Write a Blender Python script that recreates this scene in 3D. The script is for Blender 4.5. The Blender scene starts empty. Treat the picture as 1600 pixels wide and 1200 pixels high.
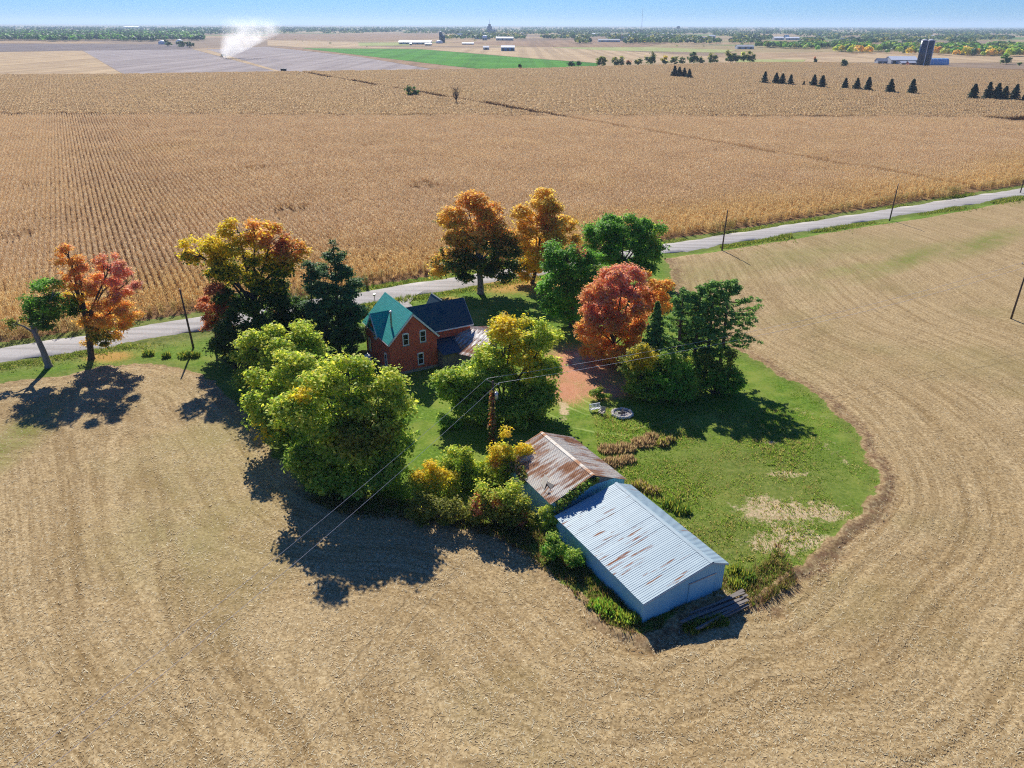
import bpy, math, random
import numpy as np
from mathutils import Vector, Matrix, Euler

R = math.radians
rng = np.random.default_rng(7)
random.seed(7)
scene = bpy.context.scene
COL = scene.collection

# ------------------------------------------------------------------ camera
F_PX, CAM_H, PITCH, ROLL = 1180.0, 45.0, math.atan((600 - 38) / 1180.0), R(0.2)
cam_d = bpy.data.cameras.new("camera")
cam_d.sensor_width = 36.0
cam_d.lens = 36.0 * F_PX / 1600.0
cam_d.clip_start = 0.5
cam_d.clip_end = 90000.0
cam = bpy.data.objects.new("camera", cam_d)
COL.objects.link(cam)
cam.matrix_world = Matrix.Translation((0, 0, CAM_H)) @ Matrix.Rotation(math.pi / 2 - PITCH, 4, 'X') @ Matrix.Rotation(ROLL, 4, 'Z')
scene.camera = cam

# ------------------------------------------------------------------ sky, sun, exposure
SUN_EL, SUN_AZ = R(37.5), R(-14.8)          # azimuth clockwise from +Y
world = bpy.data.worlds.new("World")
scene.world = world
world.use_nodes = True
wn = world.node_tree.nodes
wl = world.node_tree.links
wn.clear()
sky = wn.new("ShaderNodeTexSky")
sky.sky_type = 'NISHITA'
sky.sun_disc = False
sky.sun_elevation = SUN_EL
sky.sun_rotation = SUN_AZ
sky.altitude = 100
sky.air_density = 1.0
sky.dust_density = 0.0
sky.ozone_density = 10.0
bg = wn.new("ShaderNodeBackground")
bg.inputs[1].default_value = 0.075
wo = wn.new("ShaderNodeOutputWorld")
tint = wn.new("ShaderNodeMix")          # the clear autumn air is bluer than the model's standard air
tint.data_type = 'RGBA'
tint.blend_type = 'MULTIPLY'
tint.inputs[0].default_value = 1.0
tint.inputs[7].default_value = (0.38, 0.64, 1.0, 1.0)
wl.new(sky.outputs[0], tint.inputs[6])
wl.new(tint.outputs[2], bg.inputs[0])
wl.new(bg.outputs[0], wo.inputs[0])

sun_d = bpy.data.lights.new("sun", 'SUN')
sun_d.energy = 4.3
sun_d.angle = R(0.53)
sun_d.color = (1.0, 0.955, 0.88)
sun = bpy.data.objects.new("sun", sun_d)
COL.objects.link(sun)
SV = Vector((math.sin(SUN_AZ) * math.cos(SUN_EL), math.cos(SUN_AZ) * math.cos(SUN_EL), math.sin(SUN_EL)))
sun.rotation_euler = (-SV).to_track_quat('-Z', 'Y').to_euler()
sun.location = SV * 200

vs = scene.view_settings
vs.view_transform = 'Standard'
vs.look = 'None'
vs.exposure = 0.66
vs.gamma = 1.0
vs.use_curve_mapping = False
scene.display_settings.display_device = 'sRGB'
cy = scene.cycles
cy.use_denoising = False
cy.max_bounces = 10
cy.diffuse_bounces = 5
cy.glossy_bounces = 2
cy.transmission_bounces = 6
cy.transparent_max_bounces = 6
cy.volume_bounces = 1
cy.sample_clamp_indirect = 2.0
cy.caustics_reflective = False
cy.caustics_refractive = False
cy.filter_width = 1.15
cy.use_adaptive_sampling = True
cy.adaptive_threshold = 0.012

# ------------------------------------------------------------------ survey helpers (site plan from the photograph)
_c, _s = math.cos(PITCH), math.sin(PITCH)
_cr, _sr = math.cos(ROLL), math.sin(ROLL)


def ray(px, py):
    X, Y = px - 800.0, py - 600.0
    X, Y = X * _cr + Y * _sr, -X * _sr + Y * _cr
    a, b = X / F_PX, -Y / F_PX
    return (a, _c + b * _s, -_s + b * _c)


def G(px, py, h=0.0):
    d = ray(px, py)
    k = (h - CAM_H) / d[2]
    return Vector((d[0] * k, d[1] * k, h))


def AT(px, py, Y):
    d = ray(px, py)
    k = Y / d[1]
    return Vector((d[0] * k, Y, CAM_H + d[2] * k))


def PXM(Y, z=3.0):
    """metres per photo pixel at ground distance Y"""
    return (Y * _c + (CAM_H - z) * _s) / F_PX


ROAD_AZ = R(61.2)
DU = np.array([math.sin(ROAD_AZ), math.cos(ROAD_AZ)])
DV = np.array([-DU[1], DU[0]])
ROAD_V = float(np.array([0.0, 146.0]) @ DV)


def UV(u, v, z=0.0):
    p = DU * u + DV * v
    return (float(p[0]), float(p[1]), z)


# ------------------------------------------------------------------ object helpers
def link(o, parent=None):
    COL.objects.link(o)
    if parent is not None:
        o.parent = parent
    return o


def tag(o, label=None, cat=None, group=None, kind=None):
    if label:
        o["label"] = label
    if cat:
        o["category"] = cat
    if group:
        o["group"] = group
    if kind:
        o["kind"] = kind
    return o


def thing(name, label, cat, loc=(0, 0, 0), rz=0.0, group=None):
    o = bpy.data.objects.new(name, None)
    o.empty_display_size = 0.5
    o.location = loc
    o.rotation_euler = (0, 0, rz)
    link(o)
    return tag(o, label, cat, group)


def mesh_obj(name, verts, faces, mat, parent=None, smooth=False):
    me = bpy.data.meshes.new(name)
    me.from_pydata([tuple(v) for v in verts], [], faces)
    me.update()
    if mat is not None:
        me.materials.append(mat)
    if smooth:
        me.polygons.foreach_set("use_smooth", [True] * len(me.polygons))
    return link(bpy.data.objects.new(name, me), parent)


def quads_mesh(name, V, mat, colors=None, k=4):
    """V: (n*k,3) array, each k consecutive points one face"""
    n = len(V) // k
    me = bpy.data.meshes.new(name)
    me.vertices.add(n * k)
    me.vertices.foreach_set("co", np.ascontiguousarray(V, dtype=np.float32).ravel())
    me.loops.add(n * k)
    me.loops.foreach_set("vertex_index", np.arange(n * k, dtype=np.int32))
    me.polygons.add(n)
    me.polygons.foreach_set("loop_start", np.arange(0, n * k, k, dtype=np.int32))
    me.polygons.foreach_set("loop_total", np.full(n, k, dtype=np.int32))
    if colors is not None:
        a = me.attributes.new("col", 'FLOAT_COLOR', 'POINT')
        c = np.ones((n * k, 4), dtype=np.float32)
        c[:, :3] = np.repeat(colors, k, axis=0)
        a.data.foreach_set("color", c.ravel())
    me.update(calc_edges=True)
    me.materials.append(mat)
    return me


class MB:
    """collects shapes for one mesh"""
    def __init__(self):
        self.v, self.f = [], []

    def add(self, verts, faces):
        o = len(self.v)
        self.v += [tuple(p) for p in verts]
        self.f += [tuple(i + o for i in f) for f in faces]
        return self

    def box(self, x0, x1, y0, y1, z0, z1):
        return self.add([(x0, y0, z0), (x1, y0, z0), (x1, y1, z0), (x0, y1, z0), (x0, y0, z1), (x1, y0, z1), (x1, y1, z1), (x0, y1, z1)],
                        [(0, 3, 2, 1), (4, 5, 6, 7), (0, 1, 5, 4), (1, 2, 6, 5), (2, 3, 7, 6), (3, 0, 4, 7)])

    def slab(self, a, b, c, d, t):
        """quad a,b,c,d thickened downwards along its normal by t"""
        a, b, c, d = map(Vector, (a, b, c, d))
        n = (b - a).cross(d - a).normalized()
        if n.z < 0:
            n = -n
        lo = [p - n * t for p in (a, b, c, d)]
        return self.add([a, b, c, d] + lo, [(0, 1, 2, 3), (7, 6, 5, 4), (0, 4, 5, 1), (1, 5, 6, 2), (2, 6, 7, 3), (3, 7, 4, 0)])

    def prism(self, poly, axis, t0, t1):
        """poly of (p,q); axis 'y' -> (p,t,q), 'x' -> (t,p,q), 'z' -> (p,q,t)"""
        n = len(poly)
        mk = {'y': lambda p, q, t: (p, t, q), 'x': lambda p, q, t: (t, p, q), 'z': lambda p, q, t: (p, q, t)}[axis]
        vs_ = [mk(p, q, t0) for p, q in poly] + [mk(p, q, t1) for p, q in poly]
        fs = [tuple(range(n)), tuple(range(2 * n - 1, n - 1, -1))] + [(i, n + i, n + (i + 1) % n, (i + 1) % n) for i in range(n)]
        return self.add(vs_, fs)

    def tube(self, pts, radii, seg=8, cap=True):
        pts = [Vector(p) for p in pts]
        o = len(self.v)
        n = len(pts)
        for i, p in enumerate(pts):
            t = (pts[min(i + 1, n - 1)] - pts[max(i - 1, 0)])
            t = t.normalized() if t.length > 1e-9 else Vector((0, 0, 1))
            ref = Vector((1, 0, 0)) if abs(t.x) < 0.8 else Vector((0, 1, 0))
            a = t.cross(ref).normalized()
            b = t.cross(a)
            for k in range(seg):
                an = 2 * math.pi * k / seg
                self.v.append(tuple(p + (a * math.cos(an) + b * math.sin(an)) * radii[i]))
        for i in range(n - 1):
            for k in range(seg):
                k2 = (k + 1) % seg
                self.f.append((o + i * seg + k, o + i * seg + k2, o + (i + 1) * seg + k2, o + (i + 1) * seg + k))
        if cap:
            self.f.append(tuple(o + k for k in reversed(range(seg))))
            self.f.append(tuple(o + (n - 1) * seg + k for k in range(seg)))
        return self

    def build(self, name, mat, parent=None, smooth=False):
        return mesh_obj(name, self.v, self.f, mat, parent, smooth)


# ------------------------------------------------------------------ materials
def lin(r, g, b):
    f = lambda c: (c / 255 / 12.92) if c / 255 <= 0.04045 else ((c / 255 + 0.055) / 1.055) ** 2.4
    return (f(r), f(g), f(b), 1.0)


class MT:
    """small node-tree builder"""
    def __init__(self, name):
        self.m = bpy.data.materials.new(name)
        self.m.use_nodes = True
        self.t = self.m.node_tree
        self.t.nodes.clear()
        self.out = self.n("ShaderNodeOutputMaterial")

    def n(self, kind, **kw):
        nd = self.t.nodes.new(kind)
        for k, v in kw.items():
            setattr(nd, k, v)
        return nd

    def l(self, a, b):
        self.t.links.new(a, b)

    def set(self, sock, v):
        if isinstance(v, bpy.types.NodeSocket):
            self.l(v, sock)
        else:
            sock.default_value = v

    def pos(self):
        return self.n("ShaderNodeNewGeometry").outputs["Position"]

    def obj(self):
        return self.n("ShaderNodeTexCoord").outputs["Object"]

    def attr(self, name, out="Fac"):
        return self.n("ShaderNodeAttribute", attribute_name=name).outputs[out]

    def mapping(self, vec, loc=(0, 0, 0), rot=(0, 0, 0), scale=(1, 1, 1)):
        nd = self.n("ShaderNodeMapping")
        self.l(vec, nd.inputs["Vector"])
        nd.inputs["Location"].default_value = loc
        nd.inputs["Rotation"].default_value = rot
        nd.inputs["Scale"].default_value = scale
        return nd.outputs[0]

    def noise(self, vec, scale, detail=4.0, rough=0.6, out="Fac"):
        nd = self.n("ShaderNodeTexNoise")
        self.l(vec, nd.inputs["Vector"])
        nd.inputs["Scale"].default_value = scale
        nd.inputs["Detail"].default_value = detail
        nd.inputs["Roughness"].default_value = rough
        return nd.outputs[out]

    def ramp(self, fac, stops, interp='LINEAR'):
        nd = self.n("ShaderNodeValToRGB")
        self.l(fac, nd.inputs[0])
        cr = nd.color_ramp
        cr.interpolation = interp
        while len(cr.elements) < len(stops):
            cr.elements.new(0.5)
        for e, (p, c) in zip(cr.elements, stops):
            e.position = p
            e.color = c if len(c) == 4 else (*c, 1.0)
        return nd.outputs[0]

    def math(self, op, a, b=0.0, clamp=False):
        nd = self.n("ShaderNodeMath", operation=op, use_clamp=clamp)
        self.set(nd.inputs[0], a)
        self.set(nd.inputs[1], b)
        return nd.outputs[0]

    def smooth(self, x, lo, hi):
        nd = self.n("ShaderNodeMapRange", interpolation_type='SMOOTHSTEP')
        self.set(nd.inputs["Value"], x)
        nd.inputs["From Min"].default_value = lo
        nd.inputs["From Max"].default_value = hi
        return nd.outputs[0]

    def mix(self, fac, a, b, blend='MIX'):
        nd = self.n("ShaderNodeMix", data_type='RGBA', blend_type=blend)
        self.set(nd.inputs[0], fac)
        self.set(nd.inputs[6], a)
        self.set(nd.inputs[7], b)
        return nd.outputs[2]

    def bump(self, h, strength=0.5, dist=0.1):
        nd = self.n("ShaderNodeBump")
        self.l(h, nd.inputs["Height"])
        nd.inputs["Strength"].default_value = strength
        nd.inputs["Distance"].default_value = dist
        return nd.outputs[0]

    def bsdf(self, color, rough=0.8, metal=0.0, spec=0.3, normal=None):
        nd = self.n("ShaderNodeBsdfPrincipled")
        self.set(nd.inputs["Base Color"], color)
        self.set(nd.inputs["Roughness"], rough)
        self.set(nd.inputs["Metallic"], metal)
        nd.inputs["Specular IOR Level"].default_value = spec
        if normal is not None:
            self.l(normal, nd.inputs["Normal"])
        return nd.outputs[0]

    def done(self, shader):
        self.l(shader, self.out.inputs["Surface"])
        return self.m


def plain(name, rgb, rough=0.7, metal=0.0, var=0.25, scale=2.0, spec=0.3):
    t = MT(name)
    p = t.obj()
    nz = t.noise(p, scale, 5.0, 0.65)
    c = t.mix(nz, tuple(x * (1 - var) for x in rgb[:3]) + (1,), tuple(min(1, x * (1 + var)) for x in rgb[:3]) + (1,))
    return t.done(t.bsdf(c, rough, metal, spec))


def leaf_material(name, transl=0.4, gloss=0.25):
    t = MT(name)
    c = t.attr("col", "Color")
    d = t.bsdf(c, 0.55, 0.0, gloss)
    tr = t.n("ShaderNodeBsdfTranslucent")
    t.l(t.mix(0.5, c, t.mix(1.0, c, (1.0, 1.0, 0.6, 1), 'MULTIPLY')), tr.inputs[0])
    mx = t.n("ShaderNodeMixShader")
    mx.inputs[0].default_value = transl
    t.l(d, mx.inputs[1])
    t.l(tr.outputs[0], mx.inputs[2])
    return t.done(mx.outputs[0])


M_LEAF = leaf_material("leaf", 0.62)
M_NEEDLE = leaf_material("needle", 0.35, 0.15)
M_STRAW = leaf_material("straw", 0.25, 0.2)


def bark_material(name, a, b):
    t = MT(name)
    p = t.mapping(t.obj(), scale=(3, 3, 0.8))
    nz = t.noise(p, 2.5, 6, 0.7)
    return t.done(t.bsdf(t.ramp(nz, [(0.3, a), (0.7, b)]), 0.9, 0, 0.15, t.bump(nz, 0.8, 0.08)))


M_BARK = bark_material("bark", (0.045, 0.034, 0.026), (0.14, 0.11, 0.085))
M_BARK_PALE = bark_material("pale_bark", (0.12, 0.11, 0.10), (0.34, 0.31, 0.28))
M_BARK_PINE = bark_material("pine_bark", (0.09, 0.045, 0.03), (0.24, 0.14, 0.095))
M_POLE = bark_material("pole_wood", (0.06, 0.045, 0.035), (0.15, 0.11, 0.085))


# ------------------------------------------------------------------ ground
def corn_tint(t, base, p):
    return base


def mat_near_ground():
    t = MT("yard_and_stubble")
    p = t.pos()
    lawn = t.attr("lawn")
    rowc = t.attr("rowc")
    litter = t.attr("litter")
    bare = t.attr("bare")
    green = t.attr("green")
    rough_g = t.attr("rough")
    ring = t.attr("ring")
    red = t.attr("red")
    # stubble soil: long streaks along the rows
    sep = t.n("ShaderNodeSeparateXYZ")
    t.l(p, sep.inputs[0])
    cmb = t.n("ShaderNodeCombineXYZ")
    t.l(rowc, cmb.inputs[0])
    t.l(t.math('MULTIPLY', sep.outputs[0], 0.05), cmb.inputs[1])
    t.l(t.math('MULTIPLY', sep.outputs[1], 0.05), cmb.inputs[2])
    streak = t.noise(cmb.outputs[0], 1.5, 4, 0.7)
    streak_b = t.noise(cmb.outputs[0], 0.28, 2, 0.5)
    fine = t.noise(p, 3.2, 6, 0.75)
    mid = t.noise(p, 0.35, 4, 0.6)
    big = t.noise(p, 0.045, 3, 0.55)
    soil = t.ramp(fine, [(0.34, lin(126, 105, 72)), (0.5, lin(174, 149, 106)), (0.66, lin(212, 188, 142))])
    soil = t.mix(t.smooth(streak, 0.40, 0.66), soil, t.mix(1.0, soil, lin(220, 214, 204), 'MULTIPLY'))
    soil = t.mix(t.smooth(streak_b, 0.46, 0.64), soil, t.mix(1.0, soil, lin(244, 242, 238), 'MULTIPLY'))
    speck = t.smooth(t.noise(p, 11.0, 3, 0.7), 0.60, 0.70)
    soil = t.mix(t.math('MULTIPLY', speck, 0.75), soil, lin(222, 204, 164))
    dspeck = t.smooth(t.noise(t.mapping(p, loc=(31, 7, 3)), 8.0, 3, 0.7), 0.60, 0.72)
    soil = t.mix(t.math('MULTIPLY', dspeck, 0.5), soil, lin(92, 76, 50))
    pale = t.mix(t.smooth(mid, 0.5, 0.75), soil, lin(176, 152, 110))
    soil = t.mix(0.3, soil, pale)
    soil = t.mix(t.math('MULTIPLY', t.smooth(big, 0.48, 0.7), 0.4), soil, lin(132, 122, 72))
    gmask = t.math('MULTIPLY', green, t.smooth(t.math('ADD', fine, t.math('MULTIPLY', mid, 0.6)), 0.55, 0.95))
    soil = t.mix(gmask, soil, lin(112, 124, 44))
    # lawn
    g1 = t.ramp(t.noise(p, 2.4, 6, 0.75), [(0.28, lin(58, 82, 20)), (0.5, lin(92, 122, 32)), (0.75, lin(140, 158, 62))])
    g2 = t.noise(p, 0.22, 4, 0.6)
    g1 = t.mix(t.smooth(g2, 0.42, 0.68), g1, lin(128, 140, 58))
    tall = t.ramp(t.noise(p, 1.6, 6, 0.8), [(0.3, lin(66, 80, 30)), (0.52, lin(112, 122, 54)), (0.74, lin(160, 148, 88))])
    g1 = t.mix(rough_g, g1, tall)
    cm2 = t.n("ShaderNodeCombineXYZ")
    t.l(ring, cm2.inputs[0])
    t.l(t.math('MULTIPLY', sep.outputs[0], 0.06), cm2.inputs[1])
    rs = t.noise(cm2.outputs[0], 1.0, 3, 0.6)
    ringm = t.math('MULTIPLY', t.smooth(rs, 0.54, 0.66), t.attr("ringmask"))
    g1 = t.mix(t.math('MULTIPLY', ringm, 0.55), g1, lin(178, 190, 112))
    # leaf litter: flecks of fallen leaves
    fl = t.noise(p, 5.0, 4, 0.8)
    lm = t.math('MULTIPLY', t.smooth(t.math('ADD', litter, t.math('MULTIPLY', t.math('SUBTRACT', fl, 0.5), 2.2)), 0.25, 0.75), 0.85)
    lcol = t.ramp(t.noise(p, 7.0, 3, 0.8), [(0.3, lin(128, 92, 46)), (0.5, lin(186, 140, 74)), (0.72, lin(208, 172, 102))])
    rcol = t.ramp(t.noise(p, 7.0, 3, 0.8), [(0.3, lin(140, 86, 62)), (0.5, lin(206, 136, 108)), (0.72, lin(224, 174, 144))])
    lcol = t.mix(red, lcol, rcol)
    g1 = t.mix(lm, g1, lcol)
    bm = t.smooth(t.math('ADD', bare, t.math('MULTIPLY', t.math('SUBTRACT', t.noise(p, 0.9, 6, 0.75), 0.5), 1.9)), 0.45, 0.75)
    g1 = t.mix(bm, g1, t.ramp(fine, [(0.3, lin(158, 132, 92)), (0.7, lin(216, 194, 158))]))
    soil = t.mix(t.math('MULTIPLY', t.attr('track'), 0.6), soil, t.ramp(t.noise(p, 2.6, 4, 0.7), [(0.4, lin(98, 78, 50)), (0.6, lin(150, 124, 82))]))
    dirt = t.math('MULTIPLY', t.attr('dirt'), t.smooth(t.noise(p, 1.3, 5, 0.7), 0.36, 0.6))
    soil = t.mix(dirt, soil, t.ramp(fine, [(0.35, lin(92, 68, 46)), (0.65, lin(150, 118, 84))]))
    # field edge
    edge = t.smooth(t.math('ADD', lawn, t.math('MULTIPLY', t.math('SUBTRACT', t.noise(p, 1.1, 6, 0.75), 0.5), 0.75)), 0.44, 0.56)
    col = t.mix(edge, soil, g1)
    h = t.math('ADD', fine, t.math('MULTIPLY', streak, 0.8))
    return t.done(t.bsdf(col, 0.95, 0, 0.1, t.bump(h, 0.5, 0.05)))


def poly_dist(P, poly):
    """signed distance (inside positive) of points P (n,2) to polygon (m,2)"""
    poly = np.asarray(poly)
    a = poly
    b = np.roll(poly, -1, axis=0)
    best = np.full(len(P), 1e9)
    inside = np.zeros(len(P), bool)
    for i in range(len(a)):
        e = b[i] - a[i]
        w = P - a[i]
        tt = np.clip((w @ e) / (e @ e), 0, 1)
        best = np.minimum(best, np.hypot(*(w - tt[:, None] * e).T))
        c1 = (a[i, 1] > P[:, 1]) != (b[i, 1] > P[:, 1])
        xi = (b[i, 0] - a[i, 0]) * (P[:, 1] - a[i, 1]) / (b[i, 1] - a[i, 1] + 1e-12) + a[i, 0]
        inside ^= c1 & (P[:, 0] < xi)
    return np.where(inside, best, -best)


def chaikin(pts, n=2):
    pts = np.asarray(pts, float)
    for _ in range(n):
        q = np.roll(pts, -1, axis=0)
        pts = np.stack([pts * .75 + q * .25, pts * .25 + q * .75], 1).reshape(-1, 2)
    return pts


def vnoise(P, s, seed=0):
    """smooth value noise, n points"""
    r = np.random.default_rng(seed)
    T = r.random((256, 256))
    q = P * s + 1000.0
    i = np.floor(q).astype(int)
    fr = q - i
    fr = fr * fr * (3 - 2 * fr)
    g = lambda dx, dy: T[(i[:, 0] + dx) % 256, (i[:, 1] + dy) % 256]
    return (g(0, 0) * (1 - fr[:, 0]) + g(1, 0) * fr[:, 0]) * (1 - fr[:, 1]) + (g(0, 1) * (1 - fr[:, 0]) + g(1, 1) * fr[:, 0]) * fr[:, 1]


YARD_PX = [(1132, 540), (1200, 575), (1262, 608), (1318, 655), (1358, 715), (1370, 758), (1345, 800), (1285, 845), (1240, 890), (1200, 925), (1160, 940),
           (1100, 925), (1010, 985), (960, 975), (905, 925), (850, 875), (790, 838), (715, 815), (640, 800), (555, 800), (470, 770), (420, 700),
           (370, 640), (320, 585), (235, 562), (150, 572), (80, 588), (0, 596), (-160, 625), (-160, 585), (0, 556), (310, 500), (660, 449),
           (1036, 397), (1044, 412), (1062, 470)]
YARD = chaikin([G(*p)[:2] for p in YARD_PX], 1)


def inst(P):
    return poly_dist(P, YARD)


def near_ground():
    ys = [27.0]
    while ys[-1] < 262:
        ys.append(ys[-1] + 0.34 + (ys[-1] - 27) * 0.0052)
    ys = np.array(ys)
    us = np.linspace(-1, 1, 430)
    X, Yg = np.meshgrid(us, ys)
    half = 36 + Yg * 0.80
    Xw = X * half
    P = np.stack([Xw.ravel(), Yg.ravel()], 1)
    v = P @ DV
    sd = inst(P) + (vnoise(P, 0.35, 3) - .5) * 1.6 + (vnoise(P, 1.3, 4) - .5) * .7
    lawn = np.clip(0.5 + sd / 1.6, 0, 1)
    # grass verges by the road
    vd = 3.2 + 0.9 + 2.6 * vnoise(P, 0.05, 8) + (P[:, 0] > 40) * 1.2
    verge = np.clip(0.5 + (v - (ROAD_V - vd - 1.2)) / 1.5, 0, 1)
    lawn = np.maximum(lawn, verge)
    dist_out = np.maximum(-inst(P), 0)
    rowlin = P @ DU
    wgt = np.clip((dist_out - 6) / 30.0, 0, 1)
    right = np.clip((P[:, 0] - 14) / 14, 0, 1)
    wgt = np.where(P[:, 0] > 8, wgt * (1 - right) + right * np.clip((dist_out - 45) / 60, 0, 1), wgt)
    rowc = dist_out * (1 - wgt) + rowlin * wgt

    def blob(px, py, rx, ry, ang=0.0):
        c0 = np.array(G(px, py)[:2])
        d = P - c0
        ca, sa = math.cos(ang), math.sin(ang)
        a = d[:, 0] * ca + d[:, 1] * sa
        b = -d[:, 0] * sa + d[:, 1] * ca
        return np.clip(1.15 - np.sqrt((a / rx) ** 2 + (b / ry) ** 2), 0, 1)

    litter = np.zeros(len(P))
    for bb in [(830, 437, 13, 11), (790, 447, 8, 6), (860, 445, 9, 8), (905, 575, 8.5, 11), (885, 610, 4, 6), (940, 610, 6, 4), (170, 556, 5, 3), (1000, 600, 4, 3), (700, 470, 4, 3)]:
        litter = np.maximum(litter, blob(*bb))
    red = np.clip(blob(920, 590, 13, 16) * 3, 0, 1)
    bare = np.zeros(len(P))
    for bb in [(1190, 785, 3.2, 2.6), (1230, 740, 4, 1.2), (1260, 800, 5, 2.4), (1165, 960, 5, 4), (1110, 940, 8, 4), (1240, 840, 6, 3), (1215, 800, 7, 4), (1290, 800, 4, 3), (1215, 850, 5, 3), (905, 565, 2.0, 6), (880, 640, 1.2, 5), (1200, 690, 2, .8)]:
        bare = np.maximum(bare, blob(*bb) * 0.9)
    for bb in [(1280, 690, 9, 2.0, R(-50)), (1320, 720, 8, 1.6, R(-60)), (1250, 640, 10, 1.5, R(-40))]:
        bare = np.maximum(bare, blob(*bb) * 0.45)
    green = np.zeros(len(P))
    for bb, k in [((1420, 405, 26, 4.0, R(40)), .9), ((1540, 378, 26, 4.5, R(40)), .9), ((1330, 420, 14, 4, R(30)), .6), ((15, 690, 4, 16), .8), ((1090, 430, 22, 10, R(30)), .35),
                  ((1250, 400, 40, 8, R(29)), .35), ((350, 700, 10, 10), .2), ((300, 820, 12, 10), .2)]:
        green = np.maximum(green, blob(*bb) * k)
    roughg = np.clip(blob(1180, 740, 16, 11) * 1.3, 0, 1) * 0.8
    roughg = np.maximum(roughg, np.clip(blob(1120, 850, 9, 9), 0, 1))
    roughg = np.maximum(roughg, np.clip(1 - np.abs(inst(P) - 0.2) / 1.8, 0, 1) * 0.7)
    roughg = np.maximum(roughg, np.clip((v - (ROAD_V - 9)) / 3, 0, 1) * (P[:, 0] < -28))
    roughg = np.maximum(roughg, np.clip((v - (ROAD_V - 6)) / 3, 0, 1) * (P[:, 0] > 35) * .8)
    c0 = np.array(G(958, 610)[:2])
    ring = np.hypot(*((P - c0) * np.array([1, 1.0])).T)
    ringmask = np.clip(blob(930, 640, 12, 10) * 1.8, 0, 1)
    c1 = np.array(G(1120, 700)[:2])
    # wheel tracks: pairs of ruts along the rows and round the yard
    track = np.zeros(len(P))
    wob = (vnoise(P, .12, 16) - .5) * .5
    for d0 in (2.6, 4.5, 9.2, 11.1, 17.4):
        track = np.maximum(track, np.exp(-((dist_out + wob - d0) / .3) ** 2) * np.clip((P[:, 0] + 14) / 10, 0, 1) * (vnoise(P, .05, 17) > .3))
    for px, py in ((95, 800), (118, 800), (232, 800), (255, 800), (-40, 700)):
        u0 = float(np.array(G(px, py)[:2]) @ DU)
        track = np.maximum(track, np.exp(-((rowlin + wob - u0) / .3) ** 2) * (dist_out > 3) * (P[:, 0] < 5) * np.clip((112 - P[:, 1]) / 12, 0, 1))
    track *= .45 + .55 * vnoise(P, .8, 18)
    # relief
    z = (vnoise(P, 0.9, 11) - .5) * .10 + (vnoise(P, 2.3, 12) - .5) * .06 + (vnoise(P, 0.12, 13) - .5) * .25
    z += np.sin(rowc * 2 * math.pi / 0.95) * .03 * vnoise(P, .15, 15) * (1 - lawn)
    berm = np.exp(-((sd + 0.5) / 0.55) ** 2)
    z += berm * (.16 + .16 * (vnoise(P, 1.7, 14) - .3)) * (P[:, 0] > 6)
    z -= np.exp(-((sd + 1.7) / 0.7) ** 2) * .12 * (P[:, 0] > 6)
    z -= track * .07 * (1 - lawn)
    flat = np.clip((ROAD_V - 3.8 - v) / 3.0, 0, 1)
    z *= flat
    z -= 0.05
    ditch = np.exp(-((v - (ROAD_V - 5.2)) / 1.1) ** 2)
    z -= ditch * 0.25
    dirt = np.clip(1.3 - np.abs(sd + 1.0) / 1.3, 0, 1) * np.clip((P[:, 0] - 4) / 8, 0, 1) + .5 * np.clip(1.2 - np.abs(sd + .6) / .9, 0, 1) * (P[:, 0] <= 8)
    nx, ny = len(us), len(ys)
    idx = np.arange(nx * ny).reshape(ny, nx)
    q = np.stack([idx[:-1, :-1], idx[:-1, 1:], idx[1:, 1:], idx[1:, :-1]], -1).reshape(-1, 4)
    keep = (v[q] < ROAD_V + 5.5).any(1)
    q = q[keep]
    me = bpy.data.meshes.new("farm_ground")
    V3 = np.column_stack([P, z])
    me.from_pydata(V3.tolist(), [], q.tolist())
    for nm, arr in dict(lawn=lawn, rowc=rowc, litter=litter, bare=bare, green=green, rough=roughg, ring=ring, ringmask=ringmask, red=red, dirt=np.clip(dirt, 0, 1), track=track).items():
        at = me.attributes.new(nm, 'FLOAT', 'POINT')
        at.data.foreach_set("value", arr.astype(np.float32))
    me.update()
    me.polygons.foreach_set("use_smooth", np.ones(len(me.polygons), bool))
    me.materials.append(mat_near_ground())
    o = link(bpy.data.objects.new("farm_ground", me))
    tag(o, "harvested stubble field and green lawn around the farmstead", kind="structure")
    return o


near_ground()


def sheet(name, pts, z, mat, label=None):
    o = mesh_obj(name, [(p[0], p[1], z) for p in pts], [tuple(range(len(pts)))], mat)
    me = o.data
    if me.polygons[0].normal.z < 0:
        me.flip_normals()
    tag(o, label, kind="structure")
    return o


def mat_far_ground():
    t = MT("far_farmland")
    p = t.mapping(t.pos(), rot=(0, 0, -R(90 - 61.2)), scale=(1 / 520.0, 1 / 300.0, 1))
    vo = t.n("ShaderNodeTexVoronoi", feature='F1', distance='CHEBYCHEV')
    t.l(p, vo.inputs["Vector"])
    vo.inputs["Scale"].default_value = 1.0
    sp = t.n("ShaderNodeSeparateColor")
    t.l(vo.outputs["Color"], sp.inputs[0])
    c = t.ramp(sp.outputs[0], [(0.0, lin(176, 148, 112)), (0.25, lin(150, 128, 104)), (0.42, lin(166, 146, 104)), (0.58, lin(120, 132, 74)), (0.7, lin(140, 116, 92)), (0.85, lin(184, 158, 118)), (0.95, lin(86, 120, 52))], 'CONSTANT')
    nz = t.noise(t.pos(), 0.02, 5, 0.6)
    c = t.mix(t.smooth(nz, 0.35, 0.7), c, t.mix(1.0, c, (0.72, 0.72, 0.72, 1), 'MULTIPLY'))
    return t.done(t.bsdf(c, 0.95, 0, 0.05))


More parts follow.
